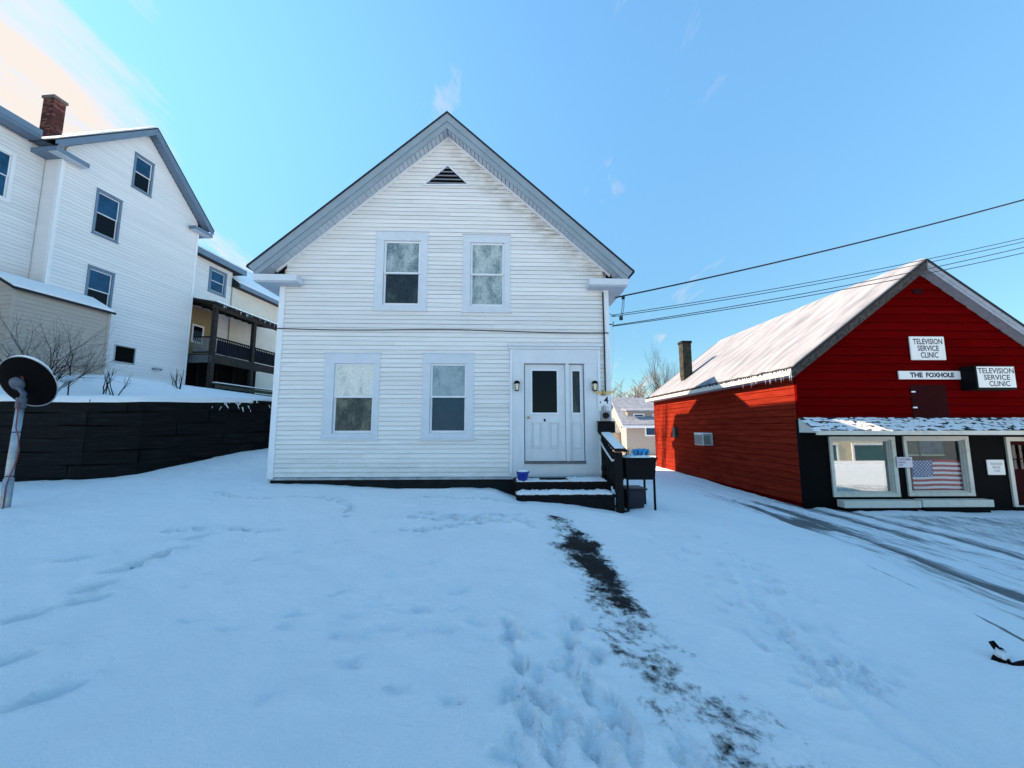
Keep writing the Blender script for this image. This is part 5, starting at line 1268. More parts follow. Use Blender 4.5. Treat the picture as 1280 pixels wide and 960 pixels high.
    ns = 30; ra = random.Random(3)
    L = math.hypot(AP - .03, AZ - AZ0 - .1)
    rows = 4
    for rr in range(rows):
        x = -0.05
        while x < X1 + 0.04:
            w = ra.uniform(0.22, 0.34); x2 = min(x + w - 0.006, X1 + 0.05)
            ya = -AP - 0.02 + (AP - 0.0) * rr / rows; yb = -AP - 0.02 + (AP - 0.0) * (rr + 1) / rows
            f = lambda y: AZ0 + 0.118 + (AZ - AZ0 - 0.10) * (y + AP) / (AP - .03)
            MB().hexa([(x, ya, f(ya) + .008), (x2, ya, f(ya) + .008), (x2, yb, f(yb)), (x, yb, f(yb)), (x, ya, f(ya) + .020), (x2, ya, f(ya) + .020), (x2, yb, f(yb) + .008), (x, yb, f(yb) + .008)]).build('shingle', M_SHING, AW)
            x += w
    k = MB()
    for i in range(900):
        x = ra.uniform(-0.02, X1); y = -AP + ra.random() * (AP - .06); ln = ra.uniform(.10, .36); wd = ra.uniform(.025, .06)
        z = AZ0 + 0.130 + (AZ - AZ0 - 0.10) * (y + AP) / (AP - .03); dz = (AZ - AZ0 - .1) / (AP - .03)
        n = 7; vs = [(x, y, z + .022)]
        for j in range(n): a = 2 * math.pi * j / n; q = ra.uniform(.7, 1.1); vs.append((x + ln * .5 * math.cos(a) * q, y + wd * math.sin(a) * q, z + wd * math.sin(a) * q * dz - 0.002))
        k.add(vs, [(0, 1 + j, 1 + (j + 1) % n) for j in range(n)])
    sn = k.build('awning_snow', M_SNOW, AW, smooth=True); sn['kind'] = 'stuff'
    # loft door and vent
    lz0 = AZ + 0.03
    LD = MB().box(ld[0], ld[1], -0.034, 0.03, lz0, ld[3]).build('loft_door', M_REDD, H, bevel=0.004)
    for zf in (0.78, 0.3): z = lz0 + (ld[3] - lz0) * zf; MB().box(ld[0] + .01, ld[0] + .13, -0.044, -0.0345, z - .02, z + .02).build('hinge', M_SASH, LD)
    v = r((1140, 361), (1153, 368)); MB().box(v[0], v[1], -0.03, 0.0, v[2], v[3]).build('gable_vent', M_REDD, H)
    # roof
    OV = 0.32; TX = XC + 0.36; TZ = fr.uz(987, 460, -OV)[1]; SLR = (fr.uz(1155, 323.5, -OV)[1] - TZ) / TX; PZ = TZ + SLR * TX
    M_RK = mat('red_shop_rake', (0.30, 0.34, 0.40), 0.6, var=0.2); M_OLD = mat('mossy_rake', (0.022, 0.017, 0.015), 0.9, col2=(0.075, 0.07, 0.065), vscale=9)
    for sg in (-1, 1):
        x1 = XC + sg * TX
        MB().prism(slope(XC, PZ, x1, TZ, 0.0, 0.07), -OV - 0.03, DEP + 0.3).build('roof_slope', M_SHING, H)
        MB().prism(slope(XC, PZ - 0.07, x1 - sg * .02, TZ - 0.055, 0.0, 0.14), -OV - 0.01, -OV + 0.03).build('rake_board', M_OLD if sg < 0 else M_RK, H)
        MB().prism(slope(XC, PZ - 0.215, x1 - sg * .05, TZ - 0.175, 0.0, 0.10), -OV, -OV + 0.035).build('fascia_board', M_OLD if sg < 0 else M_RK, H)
        n = 22
        for i in range(n):
            a, b = i / n, (i + 1) / n; Ln = TX - 0.12; z0 = PZ - 0.29; g = 0.01 * sg
            xa, xb = XC + sg * Ln * a, XC + sg * Ln * b
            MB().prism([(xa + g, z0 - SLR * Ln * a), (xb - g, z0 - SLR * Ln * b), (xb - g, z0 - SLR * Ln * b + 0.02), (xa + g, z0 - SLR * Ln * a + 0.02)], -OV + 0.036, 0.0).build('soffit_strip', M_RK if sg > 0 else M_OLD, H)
        MB().prism(slope(XC, PZ - 0.24, x1 - sg * .12, TZ - 0.24 + .09, 0, 0.02), -OV + 0.036, DEP).build('soffit_backing', M_SHING, H)
        a, b = sorted((x1 - sg * 0.02, (0 if sg < 0 else X1)))
        MB().box(x1 - 0.03, x1 + 0.01, -OV + 0.035, DEP + .28, TZ - 0.20, TZ - 0.06).build('eave_fascia', M_IVORY, H)
        MB().box(a + 0.03, b - .03, 0.0, DEP, TZ - 0.22, TZ - 0.18).build('eave_soffit', M_RK, H)
        # snow: lumpy sheet over the slope, thin and ragged at the eave
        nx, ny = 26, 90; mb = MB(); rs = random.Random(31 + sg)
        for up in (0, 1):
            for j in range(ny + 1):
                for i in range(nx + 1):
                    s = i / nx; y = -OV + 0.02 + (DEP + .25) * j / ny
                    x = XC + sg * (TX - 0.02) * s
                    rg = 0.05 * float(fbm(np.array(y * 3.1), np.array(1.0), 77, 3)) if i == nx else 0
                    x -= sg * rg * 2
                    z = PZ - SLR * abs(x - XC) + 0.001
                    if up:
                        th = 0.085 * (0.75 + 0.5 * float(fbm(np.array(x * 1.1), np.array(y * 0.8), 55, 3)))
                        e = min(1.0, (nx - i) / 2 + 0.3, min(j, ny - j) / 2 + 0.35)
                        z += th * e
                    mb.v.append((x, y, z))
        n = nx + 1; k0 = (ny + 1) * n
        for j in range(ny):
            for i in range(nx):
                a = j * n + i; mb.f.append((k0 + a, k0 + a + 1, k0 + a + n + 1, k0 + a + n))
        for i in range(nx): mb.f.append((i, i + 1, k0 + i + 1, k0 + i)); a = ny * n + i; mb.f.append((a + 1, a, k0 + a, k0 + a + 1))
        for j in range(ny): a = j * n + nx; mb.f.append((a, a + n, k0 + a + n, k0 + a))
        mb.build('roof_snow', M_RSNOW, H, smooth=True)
    # icicles at the near end of the left eave
    k = MB(); ri = random.Random(8)
    for i in range(70):
        y = ri.uniform(0, 1) ** 1.7 * 5 - OV; l = ri.uniform(.06, .30) * (1.2 if y < 2 else .6); x = XC - TX - 0.012 + ri.uniform(-.01, .02)
        k.tube([(x, y, TZ - .02), (x, y, TZ - .02 - l * .5), (x, y, TZ - .02 - l)], [0.014, 0.008, 0.001], 5)
    ic = k.build('icicle_row', M_ICE, H, smooth=True); ic['kind'] = 'stuff'
    # chimney of the shop
    # where the photograph's chimney foot meets the left slope
    d = ray(858, 473); c_, s_ = math.cos(fr.t), math.sin(fr.t)
    best = None; kk = 5.0
    while kk < 40:
        wx, wy, wz = d[0] * kk - fr.ox, d[1] * kk - fr.oy, EYE + d[2] * kk - B
        lx, ly = wx * c_ + wy * s_, -wx * s_ + wy * c_
        if lx > XC - TX and wz < PZ - SLR * (XC - lx) + 0.06: best = (lx, ly, wz); break
        kk += 0.02
    if best is None: best = (0.8, 7.0, 4.2)
    lx, ly, lz = best
    dist = fr.oy + ly
    wd = 10.5 / F * dist; hh = 44 / F * dist
    CH = MB().box(lx - wd * .5, lx + wd * .5, ly - wd * .5, ly + wd * .5, lz - 0.5, lz + hh).build('chimney', M_CONC, H, bevel=0.02)
    for i in range(5):
        z = lz + 0.1 + hh * i / 5
        MB().box(lx - wd * .5 - .012, lx + wd * .5 + .012, ly - wd * .5 - .012, ly + wd * .5 + .012, z, z + hh / 5 - 0.025).build('chimney_block', M_CONC, CH, bevel=0.012)
    MB().box(lx - wd * .6, lx + wd * .6, ly - wd * .6, ly + wd * .6, lz + hh + .001, lz + hh + .12).build('chimney_cap', M_FOUND, CH)
    # small meter on the far end of the side wall
    MB().box(-0.16, -0.025, 7.9, 8.15, 1.75, 2.25).build('wall_meter', mat('meter_dark', (0.05, 0.05, 0.05), 0.6), H, bevel=0.01)
    # things on the shop
    def on(name, label, cat, group=None): return thing(name, label, cat, (fr.ox, fr.oy, fr.base), fr.t, group)
    s = on('shop_sign', 'white board reading TELEVISION SERVICE CLINIC high on the red gable', 'sign')
    q = r((1133.5, 421), (1180.5, 450.5)); MB().box(q[0], q[1], -0.065, -0.026, q[2], q[3]).build('board', M_SIGNW, s, bevel=0.02)
    w, h = q[1] - q[0], q[3] - q[2]
    lettering(s, [('TELEVISION', q[0] + w * .09, q[1] - w * .07, q[3] - h * .34, q[3] - h * .10), ('SERVICE', q[0] + w * .20, q[1] - w * .19, q[3] - h * .62, q[3] - h * .39), ('CLINIC', q[0] + w * .27, q[1] - w * .23, q[3] - h * .91, q[3] - h * .67)], -0.0665, M_INK)
    rebase(s, q[0], -0.03, q[2])
    s = on('shop_sign', 'long narrow white board reading THE FOXHOLE above the loft door', 'sign')
    q = r((1120.5, 464), (1201.5, 474.5)); MB().box(q[0], q[1], -0.06, -0.026, q[2], q[3]).build('board', M_SIGNW, s, bevel=0.006)
    w, h = q[1] - q[0], q[3] - q[2]
    lettering(s, [('THE', q[0] + w * .17, q[0] + w * .37, q[2] + h * .22, q[3] - h * .18), ('FOXHOLE', q[0] + w * .42, q[0] + w * .86, q[2] + h * .22, q[3] - h * .18)], -0.0615, M_INK, 0.05)
    rebase(s, q[0], -0.03, q[2])
    s = on('light_box_sign', 'black light box sign with white face reading TELEVISION SERVICE CLINIC, right of loft door', 'sign')
    yb = -0.42
    q = (fr.uz(1220, 472, yb)[0], fr.uz(1270, 472, yb)[0], fr.uz(1245, 487, yb)[1], fr.uz(1245, 457, yb)[1])
    MB().box(q[0], q[1], yb, -0.03, q[2], q[3]).build('case', M_BLACKM, s, bevel=0.01)
    f = (q[0] + .045, q[1] - .03, q[2] + .06, q[3] - .03); MB().box(f[0], f[1], yb - .008, yb - .001, f[2], f[3]).build('face', M_SIGNW, s)
    w, h = f[1] - f[0], f[3] - f[2]
    lettering(s, [('TELEVISION', f[0] + w * .02, f[1] - w * .02, f[3] - h * .33, f[3] - h * .07), ('SERVICE', f[0] + w * .16, f[1] - w * .14, f[3] - h * .64, f[3] - h * .39), ('CLINIC', f[0] + w * .28, f[1] - w * .16, f[3] - h * .94, f[3] - h * .69)], yb - 0.0095, M_INK, 0.016)
    rebase(s, q[0], -0.03, q[2])
    s = on('small_sign', 'small white sign reading TELEVISION SERVICE CLINIC on black wall beside the shop door', 'sign')
    q = r((1231.5, 574.5), (1256, 593.5)); MB().box(q[0], q[1], -0.03, -0.004, q[2], q[3]).build('board', M_SIGNW, s, bevel=0.02)
    w, h = q[1] - q[0], q[3] - q[2]; M_GI = mat('faded_ink', (0.14, 0.15, 0.17), 0.7)
    lettering(s, [('TELEVISION', q[0] + w * .17, q[1] - w * .17, q[3] - h * .35, q[3] - h * .20), ('SERVICE', q[0] + w * .28, q[1] - w * .28, q[3] - h * .58, q[3] - h * .43), ('CLINIC', q[0] + w * .36, q[1] - w * .30, q[3] - h * .81, q[3] - h * .66)], -0.0315, M_GI, 0.004)
    rebase(s, q[0], -0.01, q[2])
    s = on('parking_sign', 'small white customer parking notice between the two shop windows', 'sign')
    q = r((1117, 571), (1137.5, 584)); MB().box(q[0], q[1], -0.085, -0.07, q[2], q[3]).build('board', mat('sign_lilac', (0.66, 0.64, 0.70), 0.5), s, bevel=0.006)
    MB().box((q[0] + q[1]) / 2 - .02, (q[0] + q[1]) / 2 + .02, -0.069, -0.004, q[2] + .05, q[3] - .05).build('standoff', M_BLACKM, s)
    w, h = q[1] - q[0], q[3] - q[2]; M_PI = mat('purple_ink', (0.10, 0.04, 0.12), 0.7)
    lettering(s, [('CUSTOMER', q[0] + w * .08, q[1] - w * .08, q[3] - h * .33, q[3] - h * .12), ('PARKING', q[0] + w * .08, q[0] + w * .55, q[3] - h * .60, q[3] - h * .42), ('ONLY', q[0] + w * .08, q[0] + w * .38, q[3] - h * .85, q[3] - h * .68)], -0.0865, M_PI, 0.01)
    rebase(s, q[0], -0.07, q[2])
    # the flag
    g = on('flag', 'stars and stripes flag hung inside the second shop window', 'flag')
    fx0, fx1, fz0, fz1 = fr.uz(1138.5, 590, 0.15)[0], fr.uz(1203, 590, 0.15)[0], fr.uz(1170, 613.5, 0.15)[1], fr.uz(1170, 575, 0.15)[1]
    cols = (mat('flag_red', (0.45, 0.004, 0.04), 0.8), mat('flag_white', (0.86, 0.78, 0.84), 0.8), mat('flag_blue', (0.012, 0.12, 0.34), 0.8))
    def cloth(x0, x1, z0, z1, y, m, nm):
        n = 26; mb = MB()
        for i in range(n + 1):
            x = x0 + (x1 - x0) * i / n; yy = y + 0.012 * math.sin(x * 7) + 0.006 * math.sin(x * 17); dz = 0.010 * math.sin(x * 5)
            mb.v += [(x, yy, z0 + dz), (x, yy, z1 + dz), (x, yy + 0.002, z1 + dz), (x, yy + .002, z0 + dz)]
        for i in range(n):
            for j in range(4): a = i * 4 + j; b = i * 4 + (j + 1) % 4; mb.f.append((a, b, b + 4, a + 4))
        mb.build(nm, m, g, smooth=False)
    sh = (fz1 - fz0) / 13
    for i in range(13): cloth(fx0, fx1, fz1 - sh * (i + 1), fz1 - sh * i, 0.125, cols[i % 2], 'stripe')
    cw = (fx1 - fx0) * 0.42; cloth(fx0, fx0 + cw, fz1 - sh * 7, fz1, 0.119, cols[2], 'canton')
    k = MB()
    for j in range(9):
        for i in range(6 if j % 2 == 0 else 5):
            x = fx0 + cw * ((i + 0.5) / 6 + (0.5 / 6 if j % 2 else 0)); z = fz1 - sh * 7 * (j + 0.7) / 9.4
            yy = 0.113 + 0.012 * math.sin(x * 7) + 0.006 * math.sin(x * 17); vs = []
            for s_i in range(10):
                a = math.pi / 2 + s_i * math.pi / 5; rad = 0.030 if s_i % 2 == 0 else 0.012; vs.append((x + rad * math.cos(a), yy, z + rad * math.sin(a)))
            vs.append((x, yy, z)); k.add(vs, [(10, i2, (i2 + 1) % 10) for i2 in range(10)])
    k.build('stars', cols[1], g, recalc=False)
    rebase(g, fx0, 0.16, fz0)
    # air conditioner in the side wall
    a = on('air_conditioner', 'white window air conditioner with snow on top, stuck out of the red side wall', 'air conditioner')
    # along the wall: find its distance from the wall plane x=0
    def side(px_, py_, off=0.0):
        d = ray(px_, py_); # solve lx = -off
        den = d[0] * c_ + d[1] * s_; k2 = (fr.ox * c_ + fr.oy * s_ - off) / den
        wx, wy = d[0] * k2 - fr.ox, d[1] * k2 - fr.oy
        return -wx * s_ + wy * c_, EYE + d[2] * k2 - B
    y1_, z1_ = side(882, 542); y0_, z0_ = side(892, 557); z1_ = side(887, 541)[1]
    y1_ = y0_ + 0.72
    k = MB().box(-0.42, 0.0, y0_, y1_, z0_, z0_ + 0.46); k.build('case', mat('ac_white', (0.55, 0.56, 0.56), 0.5, var=0.2), a, bevel=0.015)
    gk = MB()
    for i in range(9): z = z0_ + 0.05 + i * 0.042; gk.box(-0.437, -0.421, y0_ + .05, y1_ - .05, z, z + .018)
    gk.build('rear_grille', mat('ac_dark', (0.04, 0.05, 0.05), 0.6), a)
    gk = MB()
    for i in range(8): z = z0_ + 0.06 + i * 0.045; gk.box(-0.38, -0.12, y0_ - .012, y0_ + .004, z, z + .02)
    gk.build('side_grille', MATS['ac_dark'], a)
    MB().box(-0.43, -0.02, y0_ - .01, y1_ + .01, z0_ + .461, z0_ + .51).build('ac_snow', M_SNOW, a, bevel=0.02)
    rebase(a, 0, y0_, z0_)
    return fr
FRD = red_shop()

# ------------------------------------------------------------------ service wires
def wire(name, label, p0, p1, sag, r, group=None):
    t = MB(); p0 = Vector(p0); p1 = Vector(p1); n = 40; o = p0.copy()
    pts = [(p0 + (p1 - p0) * (i / n) - Vector((0, 0, sag * 4 * (i / n) * (1 - i / n)))) - o for i in range(n + 1)]
    ob = t.tube(pts, r, 6).build(name, M_RUBBER, None, smooth=True); ob.location = o
    return tag(ob, label, 'wire', group)
def at(px, py, y):
    d = ray(px, py); k = y / d[1]; return (d[0] * k, d[1] * k, EYE + d[2] * k)
def far(px, py, y, px0, py0, y0, ext, sag=0.34):
    """a point beyond the frame on the line between two seen places"""
    a = Vector(at(px0, py0, y0)); b = Vector(at(px, py, y)); b.z += sag * 4 * (1 / ext) * (1 - 1 / ext); return tuple(a + (b - a) * ext)
gw = 'service wires from the house corner'
wire('service_wire', 'thick black service cable, highest of the wires from the white house', at(769, 372, 8.25), far(1280, 253, 8.0, 769, 372, 8.25, 1.9), 0.28, 0.017, gw)
wire('service_wire', 'thin upper wire of the close pair crossing the sky to the right', at(764, 394, 8.27), far(1280, 297, 8.2, 764, 394, 8.27, 1.9), 0.35, 0.0075, gw)
wire('service_wire', 'thin lower wire of the close pair crossing the sky to the right', at(764, 396, 8.27), far(1280, 300, 8.2, 764, 396, 8.27, 1.9), 0.38, 0.0075, gw)
wire('service_wire', 'second lowest wire running past the peak of the red shop', at(765, 407, 8.27), far(1280, 308, 8.2, 765, 407, 8.27, 1.9), 0.36, 0.0085, gw)
wire('service_wire', 'lowest wire running past the peak of the red shop', at(765, 408, 8.27), far(1280, 315, 8.2, 765, 408, 8.27, 1.9), 0.36, 0.0085, gw)
def drop_loop():
    t = thing('service_bracket', 'small black wire bracket with hanging loops at right corner of white house', 'bracket', at(765, 400, 8.26))
    a = Vector(at(779, 372, 8.24)) - Vector(t.location)
    MB().tube([tuple(a), tuple(a + Vector((-0.03, 0, -0.2))), tuple(a + Vector((-0.06, 0, -0.42))), (0.02, 0, 0.10), (-0.05, 0, 0.14)], 0.007, 6).build('drip_loop', M_RUBBER, t, smooth=True)
    MB().tube([tuple(a + Vector((.02, 0, 0))), tuple(a + Vector((0.01, 0, -0.2))), tuple(a + Vector((-0.04, 0, -0.45)))], 0.006, 6).build('drip_loop', M_RUBBER, t, smooth=True)
    MB().box(a.x - .09, a.x - .02, -0.03, 0.03, a.z - .5, a.z - .42).build('connector', M_RUBBER, t, bevel=0.01)
    MB().box(a.x - .03, a.x + .04, -0.02, 0.02, a.z - .03, a.z + .03).build('clamp', M_RUBBER, t, bevel=0.008)
    MB().tube([(-0.10, 0.03, -0.09), (0.02, 0, -0.10), (0.03, 0, -0.04)], 0.012, 6).build('hook', M_BLACKM, t)
    MB().tube([(0.0, 0, -0.09), (0.03, 0, -0.5), (-0.02, 0, -1.0), (-0.06, 0, -1.35)], 0.006, 6).build('loose_wire', M_SASH, t, smooth=True)
drop_loop()

# ------------------------------------------------------------------ bare plants and trees
def branch(mb_t, mb_w, p, d, l, r, depth, rnd, spread=0.6, up=0.12, kids=(2, 3), thin=0.012, seg=3):
    pts = [p]; rs = [r]; q = p.copy(); dd = d.copy()
    for i in range(seg):
        dd = (dd + Vector((rnd.gauss(0, 1), rnd.gauss(0, 1), rnd.gauss(0, .6))) * 0.10 + Vector((0, 0, up * 0.3))).normalized()
        q = q + dd * (l / seg); pts.append(q.copy()); rs.append(r * (1 - 0.45 * (i + 1) / seg))
    (mb_t if r > thin else mb_w).tube([tuple(x) for x in pts], rs, 7 if r > 0.04 else (5 if r > 0.012 else 3))
    if depth == 0: return
    for i in range(rnd.randint(*kids)):
        k = rnd.uniform(0.45, 1.0); j = min(int(k * seg), seg - 1); b = pts[j] + (pts[j + 1] - pts[j]) * (k * seg - j)
        ax = Vector((rnd.gauss(0, 1), rnd.gauss(0, 1), rnd.gauss(0, 1))).normalized()
        nd = (dd + ax * spread * rnd.uniform(0.6, 1.3)); nd.z += up; nd.normalize()
        branch(mb_t, mb_w, b, nd, l * rnd.uniform(0.55, 0.82), rs[j] * rnd.uniform(0.5, 0.7), depth - 1, rnd, spread, up, kids, thin, seg)
    branch(mb_t, mb_w, pts[-1], dd, l * 0.72, rs[-1], depth - 1, rnd, spread, up, kids, thin, seg)
def bare_tree(loc, h, r, seed, label, depth=5, group=None, kids=(2, 3), spread=0.6, thick=1.0):
    t = thing('bare_tree', label, 'tree', loc, 0, group); rnd = random.Random(seed); a = MB(); b = MB()
    branch(a, b, Vector((0, 0, -0.3)), Vector((0.03, 0, 1)), h * 0.32, r, depth, rnd, spread, 0.25, kids, thin=r * 0.22)
    a.build('trunk', M_BARK, t, recalc=False); b.build('crown', M_TWIG, t, recalc=False)
    return t
bare_tree((16.2, 45, -1), 13, 0.20, 3, 'tall bare tree rising behind the beige house, left of the shop chimney', 6, kids=(2, 3))
bare_tree((27, 56, -1), 10, 0.18, 4, 'bare tree behind the far end of the red shop roof', 5)
# two young maples stand behind the white house; their shadows fall on the shop's far end
bare_tree((2.2, 21.6, -0.5), 9, 0.16, 8, 'slim bare maple behind the white house, nearer of two', 5, 'maples behind the white house')
bare_tree((3.0, 23.4, -0.6), 9, 0.14, 9, 'slim bare maple behind the white house, farther of two', 5, 'maples behind the white house')

def bush():
    d = FL.world(-0.2, -2.6, 0); x, y = d[0] - 0.2, d[1] - 1.3; z = float(terrace_h(np.array(x), np.array(y)))
    t = thing('bare_bush', 'wide leafless bush of dark arching twigs in front of the beige bump-out', 'bush', (x, y, z))
    rnd = random.Random(15); a = MB(); b = MB()
    for i in range(26):
        an = rnd.uniform(0, 6.28); rr = rnd.uniform(0, .6); s = Vector((rr * math.cos(an) * 1.6, rr * math.sin(an), -0.05))
        d = Vector((math.cos(an) * rnd.uniform(.3, 1.3), math.sin(an) * .7, 1.0)).normalized()
        branch(a, b, s, d, rnd.uniform(0.75, 1.15), rnd.uniform(.009, .017), 3, rnd, 0.75, -0.02, (2, 3), 0.012, 4)
    a.build('stems', M_TWIGD, t, recalc=False); b.build('twigs', M_TWIGD, t, recalc=False)
bush()
def sapling(px, py, h, label, n=1, lean=0.2, seed=1, yd=13.0):
    d = ray(px, py); k = yd / d[1]; x, y = d[0] * k, yd; z = float(terrace_h(np.array(x), np.array(y)))
    t = thing('bare_sapling', label, 'sapling', (x, y, z), 0, 'weeds on the terrace'); rnd = random.Random(seed); a = MB(); b = MB()
    for i in range(n):
        branch(a, b, Vector((rnd.uniform(-.3, .3), rnd.uniform(-.1, .1), -0.1)), Vector((rnd.uniform(-lean, lean), 0, 1)).normalized(), h * rnd.uniform(.55, .8), 0.022, 2, rnd, 0.4, .3, (1, 2), 0.0, 4)
    b.build('twigs', M_TWIGD, t, recalc=False); a.build('stems', M_TWIGD, t, recalc=False)
sapling(93, 478, 1.3, 'single upright dark sapling in front of the beige bump-out', 1, 0.05, 3, 12.6)
sapling(140, 474, 0.75, 'clump of leaning bare saplings below the cellar window', 6, 0.5, 4, 14.0)
sapling(222, 488, 0.6, 'small clump of pale bare weeds at right corner of tall white house', 6, 0.3, 5, 17.5)

# ------------------------------------------------------------------ beyond
def far_house():
    M_FSNOW = mat('dusted_shingle', (0.30, 0.33, 0.37), 0.9, col2=(0.20, 0.22, 0.25), vscale=3)
    fr = Frame(13.0, 34.0, 0.0, -1.0); H = fr.empty('far_house'); tag(H, 'beige house with snowy dormered roof far back between white house and shop', 'house')
    # long front facing the camera, roof ridge along x with a full dormer
    x0 = fr.uz(783, 540)[0]; x1 = x0 + 9; ze = fr.uz(790, 529)[1]; 
    MB().box(x0, x1, 0, 7, -0.5, ze).build('wall', mat('far_beige', (0.36, 0.33, 0.29), 0.8, var=0.08), H)
    zr = fr.uz(790, 499, 3.5)[1]
    MB().prism_x([(0.001, ze + .001), (6.999, ze + .001), (3.5, zr - .15)], x0 + 0.002, x1).build('gable_wall', mat('far_cream', (0.46, 0.40, 0.31), 0.8), H)
    for sg in (-1, 1): MB().prism_x([(3.5, zr), (3.5 + sg * 4.1, ze - 0.28), (3.5 + sg * 4.1, ze - 0.12), (3.5, zr + .16)], x0 - 0.5, x1 + .3).build('roof_slope', M_FSNOW, H)
    MB().box(x0 - 0.5, x1 + .3, -0.66, -0.6, ze - 0.42, ze - 0.20).build('eave_trim', M_SASH, H)
    MB().box(x0 - 0.48, x1 + .3, -0.58, 0.0, ze - 0.40, ze - 0.30).build('eave_soffit', M_BLACK, H)
    dz0 = ze + 0.15; dz1 = fr.uz(790, 515, 1.0)[1]
    D = MB().box(x0 + 0.3, x1 - 1, 0.55, 3, dz0, dz1).build('dormer', mat('far_beige', (0.5, 0.47, 0.42), 0.8), H)
    MB().prism_x([(0.2, dz1), (3.3, dz1 + 0.5), (3.3, dz1 + .62), (0.2, dz1 + .12)], x0 + .1, x1 - .8).build('dormer_roof', M_FSNOW, D)
    for x in (x0 + 0.8, x0 + 2.5, x0 + 4.2):
        k = MB(); casing_ring(k, x, x + 1.0, dz0 + .35, dz1 - .15, x + .12, x + .88, dz0 + .47, dz1 - .27, 0.50, 0.548); w = k.build('window', M_SASH, D)
        MB().box(x + .1, x + .9, 0.52, 0.53, dz0 + .45, dz1 - .25).build('pane', M_GLASSB, w)
    for x in (x0 + 1.6, x0 + 4.6):
        k = MB(); casing_ring(k, x, x + 1.1, 1.9, 3.2, x + .12, x + .98, 2.0, 3.1, -0.05, -0.002); w = k.build('window', M_SASH, H)
        MB().box(x + .1, x + 1.0, -0.03, -0.02, 1.98, 3.12).build('pane', M_GLASSB, w)
    # chimney side wing seen at its left
    MB().box(x0 - 2.2, x0 - 0.004, 2, 6, -0.5, ze - 0.8).build('side_wing', MATS['far_cream'], H)
    MB().prism_x([(1.7, ze - .82), (6.3, ze - .82), (4, ze + .6)], x0 - 2.5, x0 - .006).build('side_wing_roof', M_FSNOW, H)
far_house()

def woods():
    rnd = random.Random(77); a = MB()
    for i in range(210):
        x = rnd.uniform(-20, 130); y = rnd.uniform(85, 125); h = rnd.uniform(6, 11.5)
        z = 3.0
        a.tube([(x, y, z), (x + rnd.uniform(-.3, .3), y, z + h * .6), (x + rnd.uniform(-.5, .5), y, z + h)], [0.16, 0.09, 0.02], 4)
        for j in range(16):
            k = rnd.uniform(.25, .95); an = rnd.uniform(0, 6.28); l = h * rnd.uniform(.12, .3)
            p = Vector((x, y, z + h * k)); q = p + Vector((math.cos(an) * l, math.sin(an) * l * .5, l * rnd.uniform(.5, 1.1)))
            a.tube([tuple(p), tuple(q)], [0.06, 0.02], 3)
            for m in range(3):
                p2 = p + (q - p) * rnd.uniform(.4, 1); a.tube([tuple(p2), tuple(p2 + Vector((rnd.uniform(-.7, .7), rnd.uniform(-.5, .5), rnd.uniform(.2, .9))))], [0.035, 0.012], 3)
    o = a.build('distant_woods', mat('russet_woods', (0.17, 0.12, 0.085), 0.95, var=0.3), None, recalc=False)
    tag(o, 'distant russet bare woods along the skyline behind the shop', 'woods', kind='stuff')
    # low rise they stand on
    mb = MB(); n = 40
    for j in range(8):
        for i in range(n + 1):
            x = -150 + 400 * i / n; y = 80 + 20 * j; mb.v.append((x, y, -2 + 6.5 * float(sstep(80, 190, np.array(y))) + 1.5 * float(fbm(np.array(x * .03), np.array(y * .03), 3, 3))))
    for j in range(7):
        for i in range(n): k = j * (n + 1) + i; mb.f.append((k, k + 1, k + n + 2, k + n + 1))
    o = mb.build('hill', mat('winter_hill', (0.24, 0.20, 0.17), 0.95, col2=(0.10, 0.08, 0.07), vscale=0.25), None, smooth=True, recalc=False); o['kind'] = 'structure'
woods()

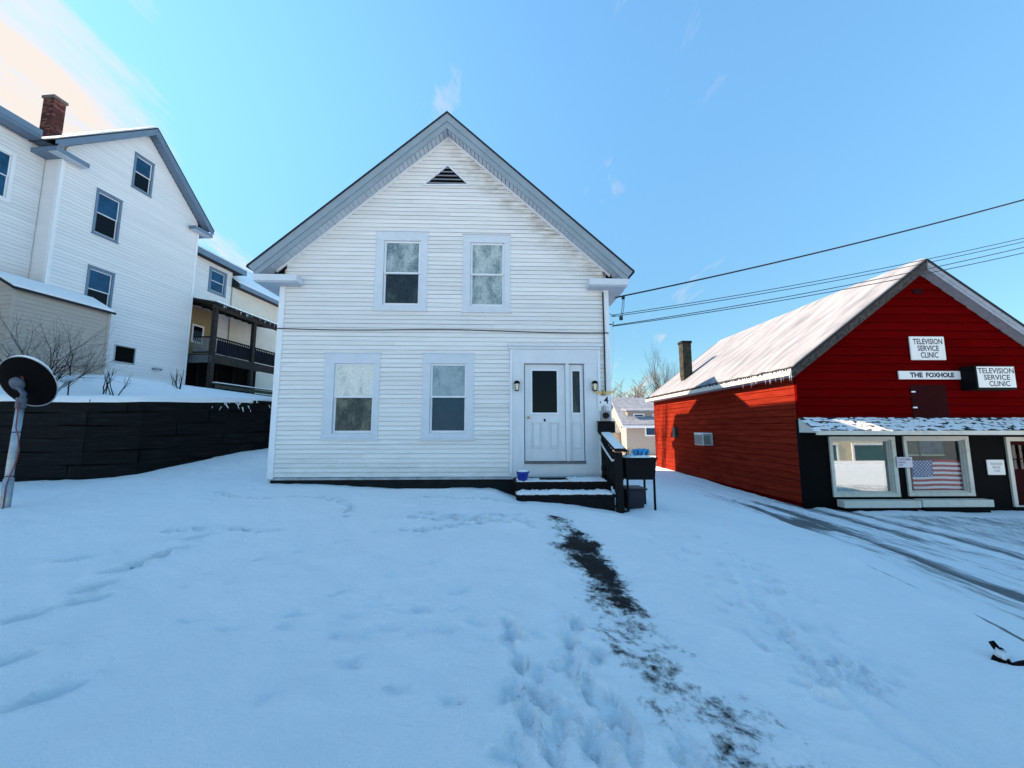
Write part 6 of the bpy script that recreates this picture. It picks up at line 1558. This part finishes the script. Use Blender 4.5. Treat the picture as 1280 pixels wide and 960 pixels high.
def street_block():
    """the shops over the road, which the shop windows mirror"""
    t = thing('storefront_building', 'cream storefront building over the road, mirrored in the shop windows', 'building', (14, -16, -3.1))
    MB().box(0, 26, -10, 0, -0.3, 6.5).build('wall', mat('storefront_cream', (0.66, 0.57, 0.40), 0.8, var=0.1), t)
    MB().box(-0.2, 26.2, -10.2, 0.25, 6.5, 6.9).build('parapet', M_SNOW, t)
    MB().box(10, 17, 0.002, 0.12, 3.5, 5.2).build('sign_band', mat('storefront_orange', (0.45, 0.20, 0.09), 0.7), t)
    for x in (1.2, 8.2, 15.2, 21.0):
        k = MB(); casing_ring(k, x, x + 4.4, 0.9, 3.2, x + .2, x + 4.2, 1.1, 3.0, 0.002, 0.1); w = k.build('window', M_SASH, t)
        MB().box(x + .15, x + 4.25, 0.02, 0.04, 1.05, 3.05).build('pane', mat('storefront_glass', (0.02, 0.09, 0.10), 0.1), w)
street_block()

# broken boards sticking out of the snowbank by the drive
def broken_boards():
    x, y = gh(1252, 832); z = float(base_h(x, y))
    t = thing('broken_boards', 'dark broken boards sticking out of the snowbank at the edge of the drive', 'debris', (x, y, z), 0.3)
    m = mat('rotten_wood', (0.010, 0.005, 0.005), 0.95, var=0.6, vscale=15, bump=0.5, spec=0.1)
    def board(p, l, w, th, rx, ry, rz, notch):
        mb = MB(); n = 6; rnd = random.Random(int(p[0] * 100) + 9)
        for i in range(n + 1):
            u = l * i / n; ww = w * (1 - notch * (i / n) ** 2) * rnd.uniform(.85, 1.1)
            for a_, b_ in ((-ww, -th), (ww, -th), (ww, th), (-ww, th)): mb.v.append((u - l * .35, a_, b_ + rnd.uniform(-.004, .004)))
        for i in range(n):
            for j in range(4): mb.f.append((i * 4 + j, i * 4 + (j + 1) % 4, i * 4 + 4 + (j + 1) % 4, i * 4 + 4 + j))
        mb.f += [(3, 2, 1, 0), tuple(n * 4 + j for j in range(4))]
        M = Matrix.Translation(p) @ Matrix.Rotation(rz, 4, 'Z') @ Matrix.Rotation(ry, 4, 'Y') @ Matrix.Rotation(rx, 4, 'X')
        mb.v = [tuple(M @ Vector(v)) for v in mb.v]; mb.build('board', m, t)
    board((-0.06, 0.0, 0.0), 0.30, 0.055, 0.014, 0.5, -0.5, 0.2, 0.8)
    board((0.05, -0.02, 0.02), 0.24, 0.05, 0.014, 0.9, -0.9, 1.4, 0.6)
    board((0.10, -0.05, 0.02), 0.22, 0.04, 0.012, -0.4, -0.2, -0.4, 0.7)
    rough_slab(-0.02, 0.08, -0.04, 0.05, 0.055, 0.06, 4, 8, 8, 0.02).build('snow_cap', M_SNOW, t, smooth=True)
broken_boards()
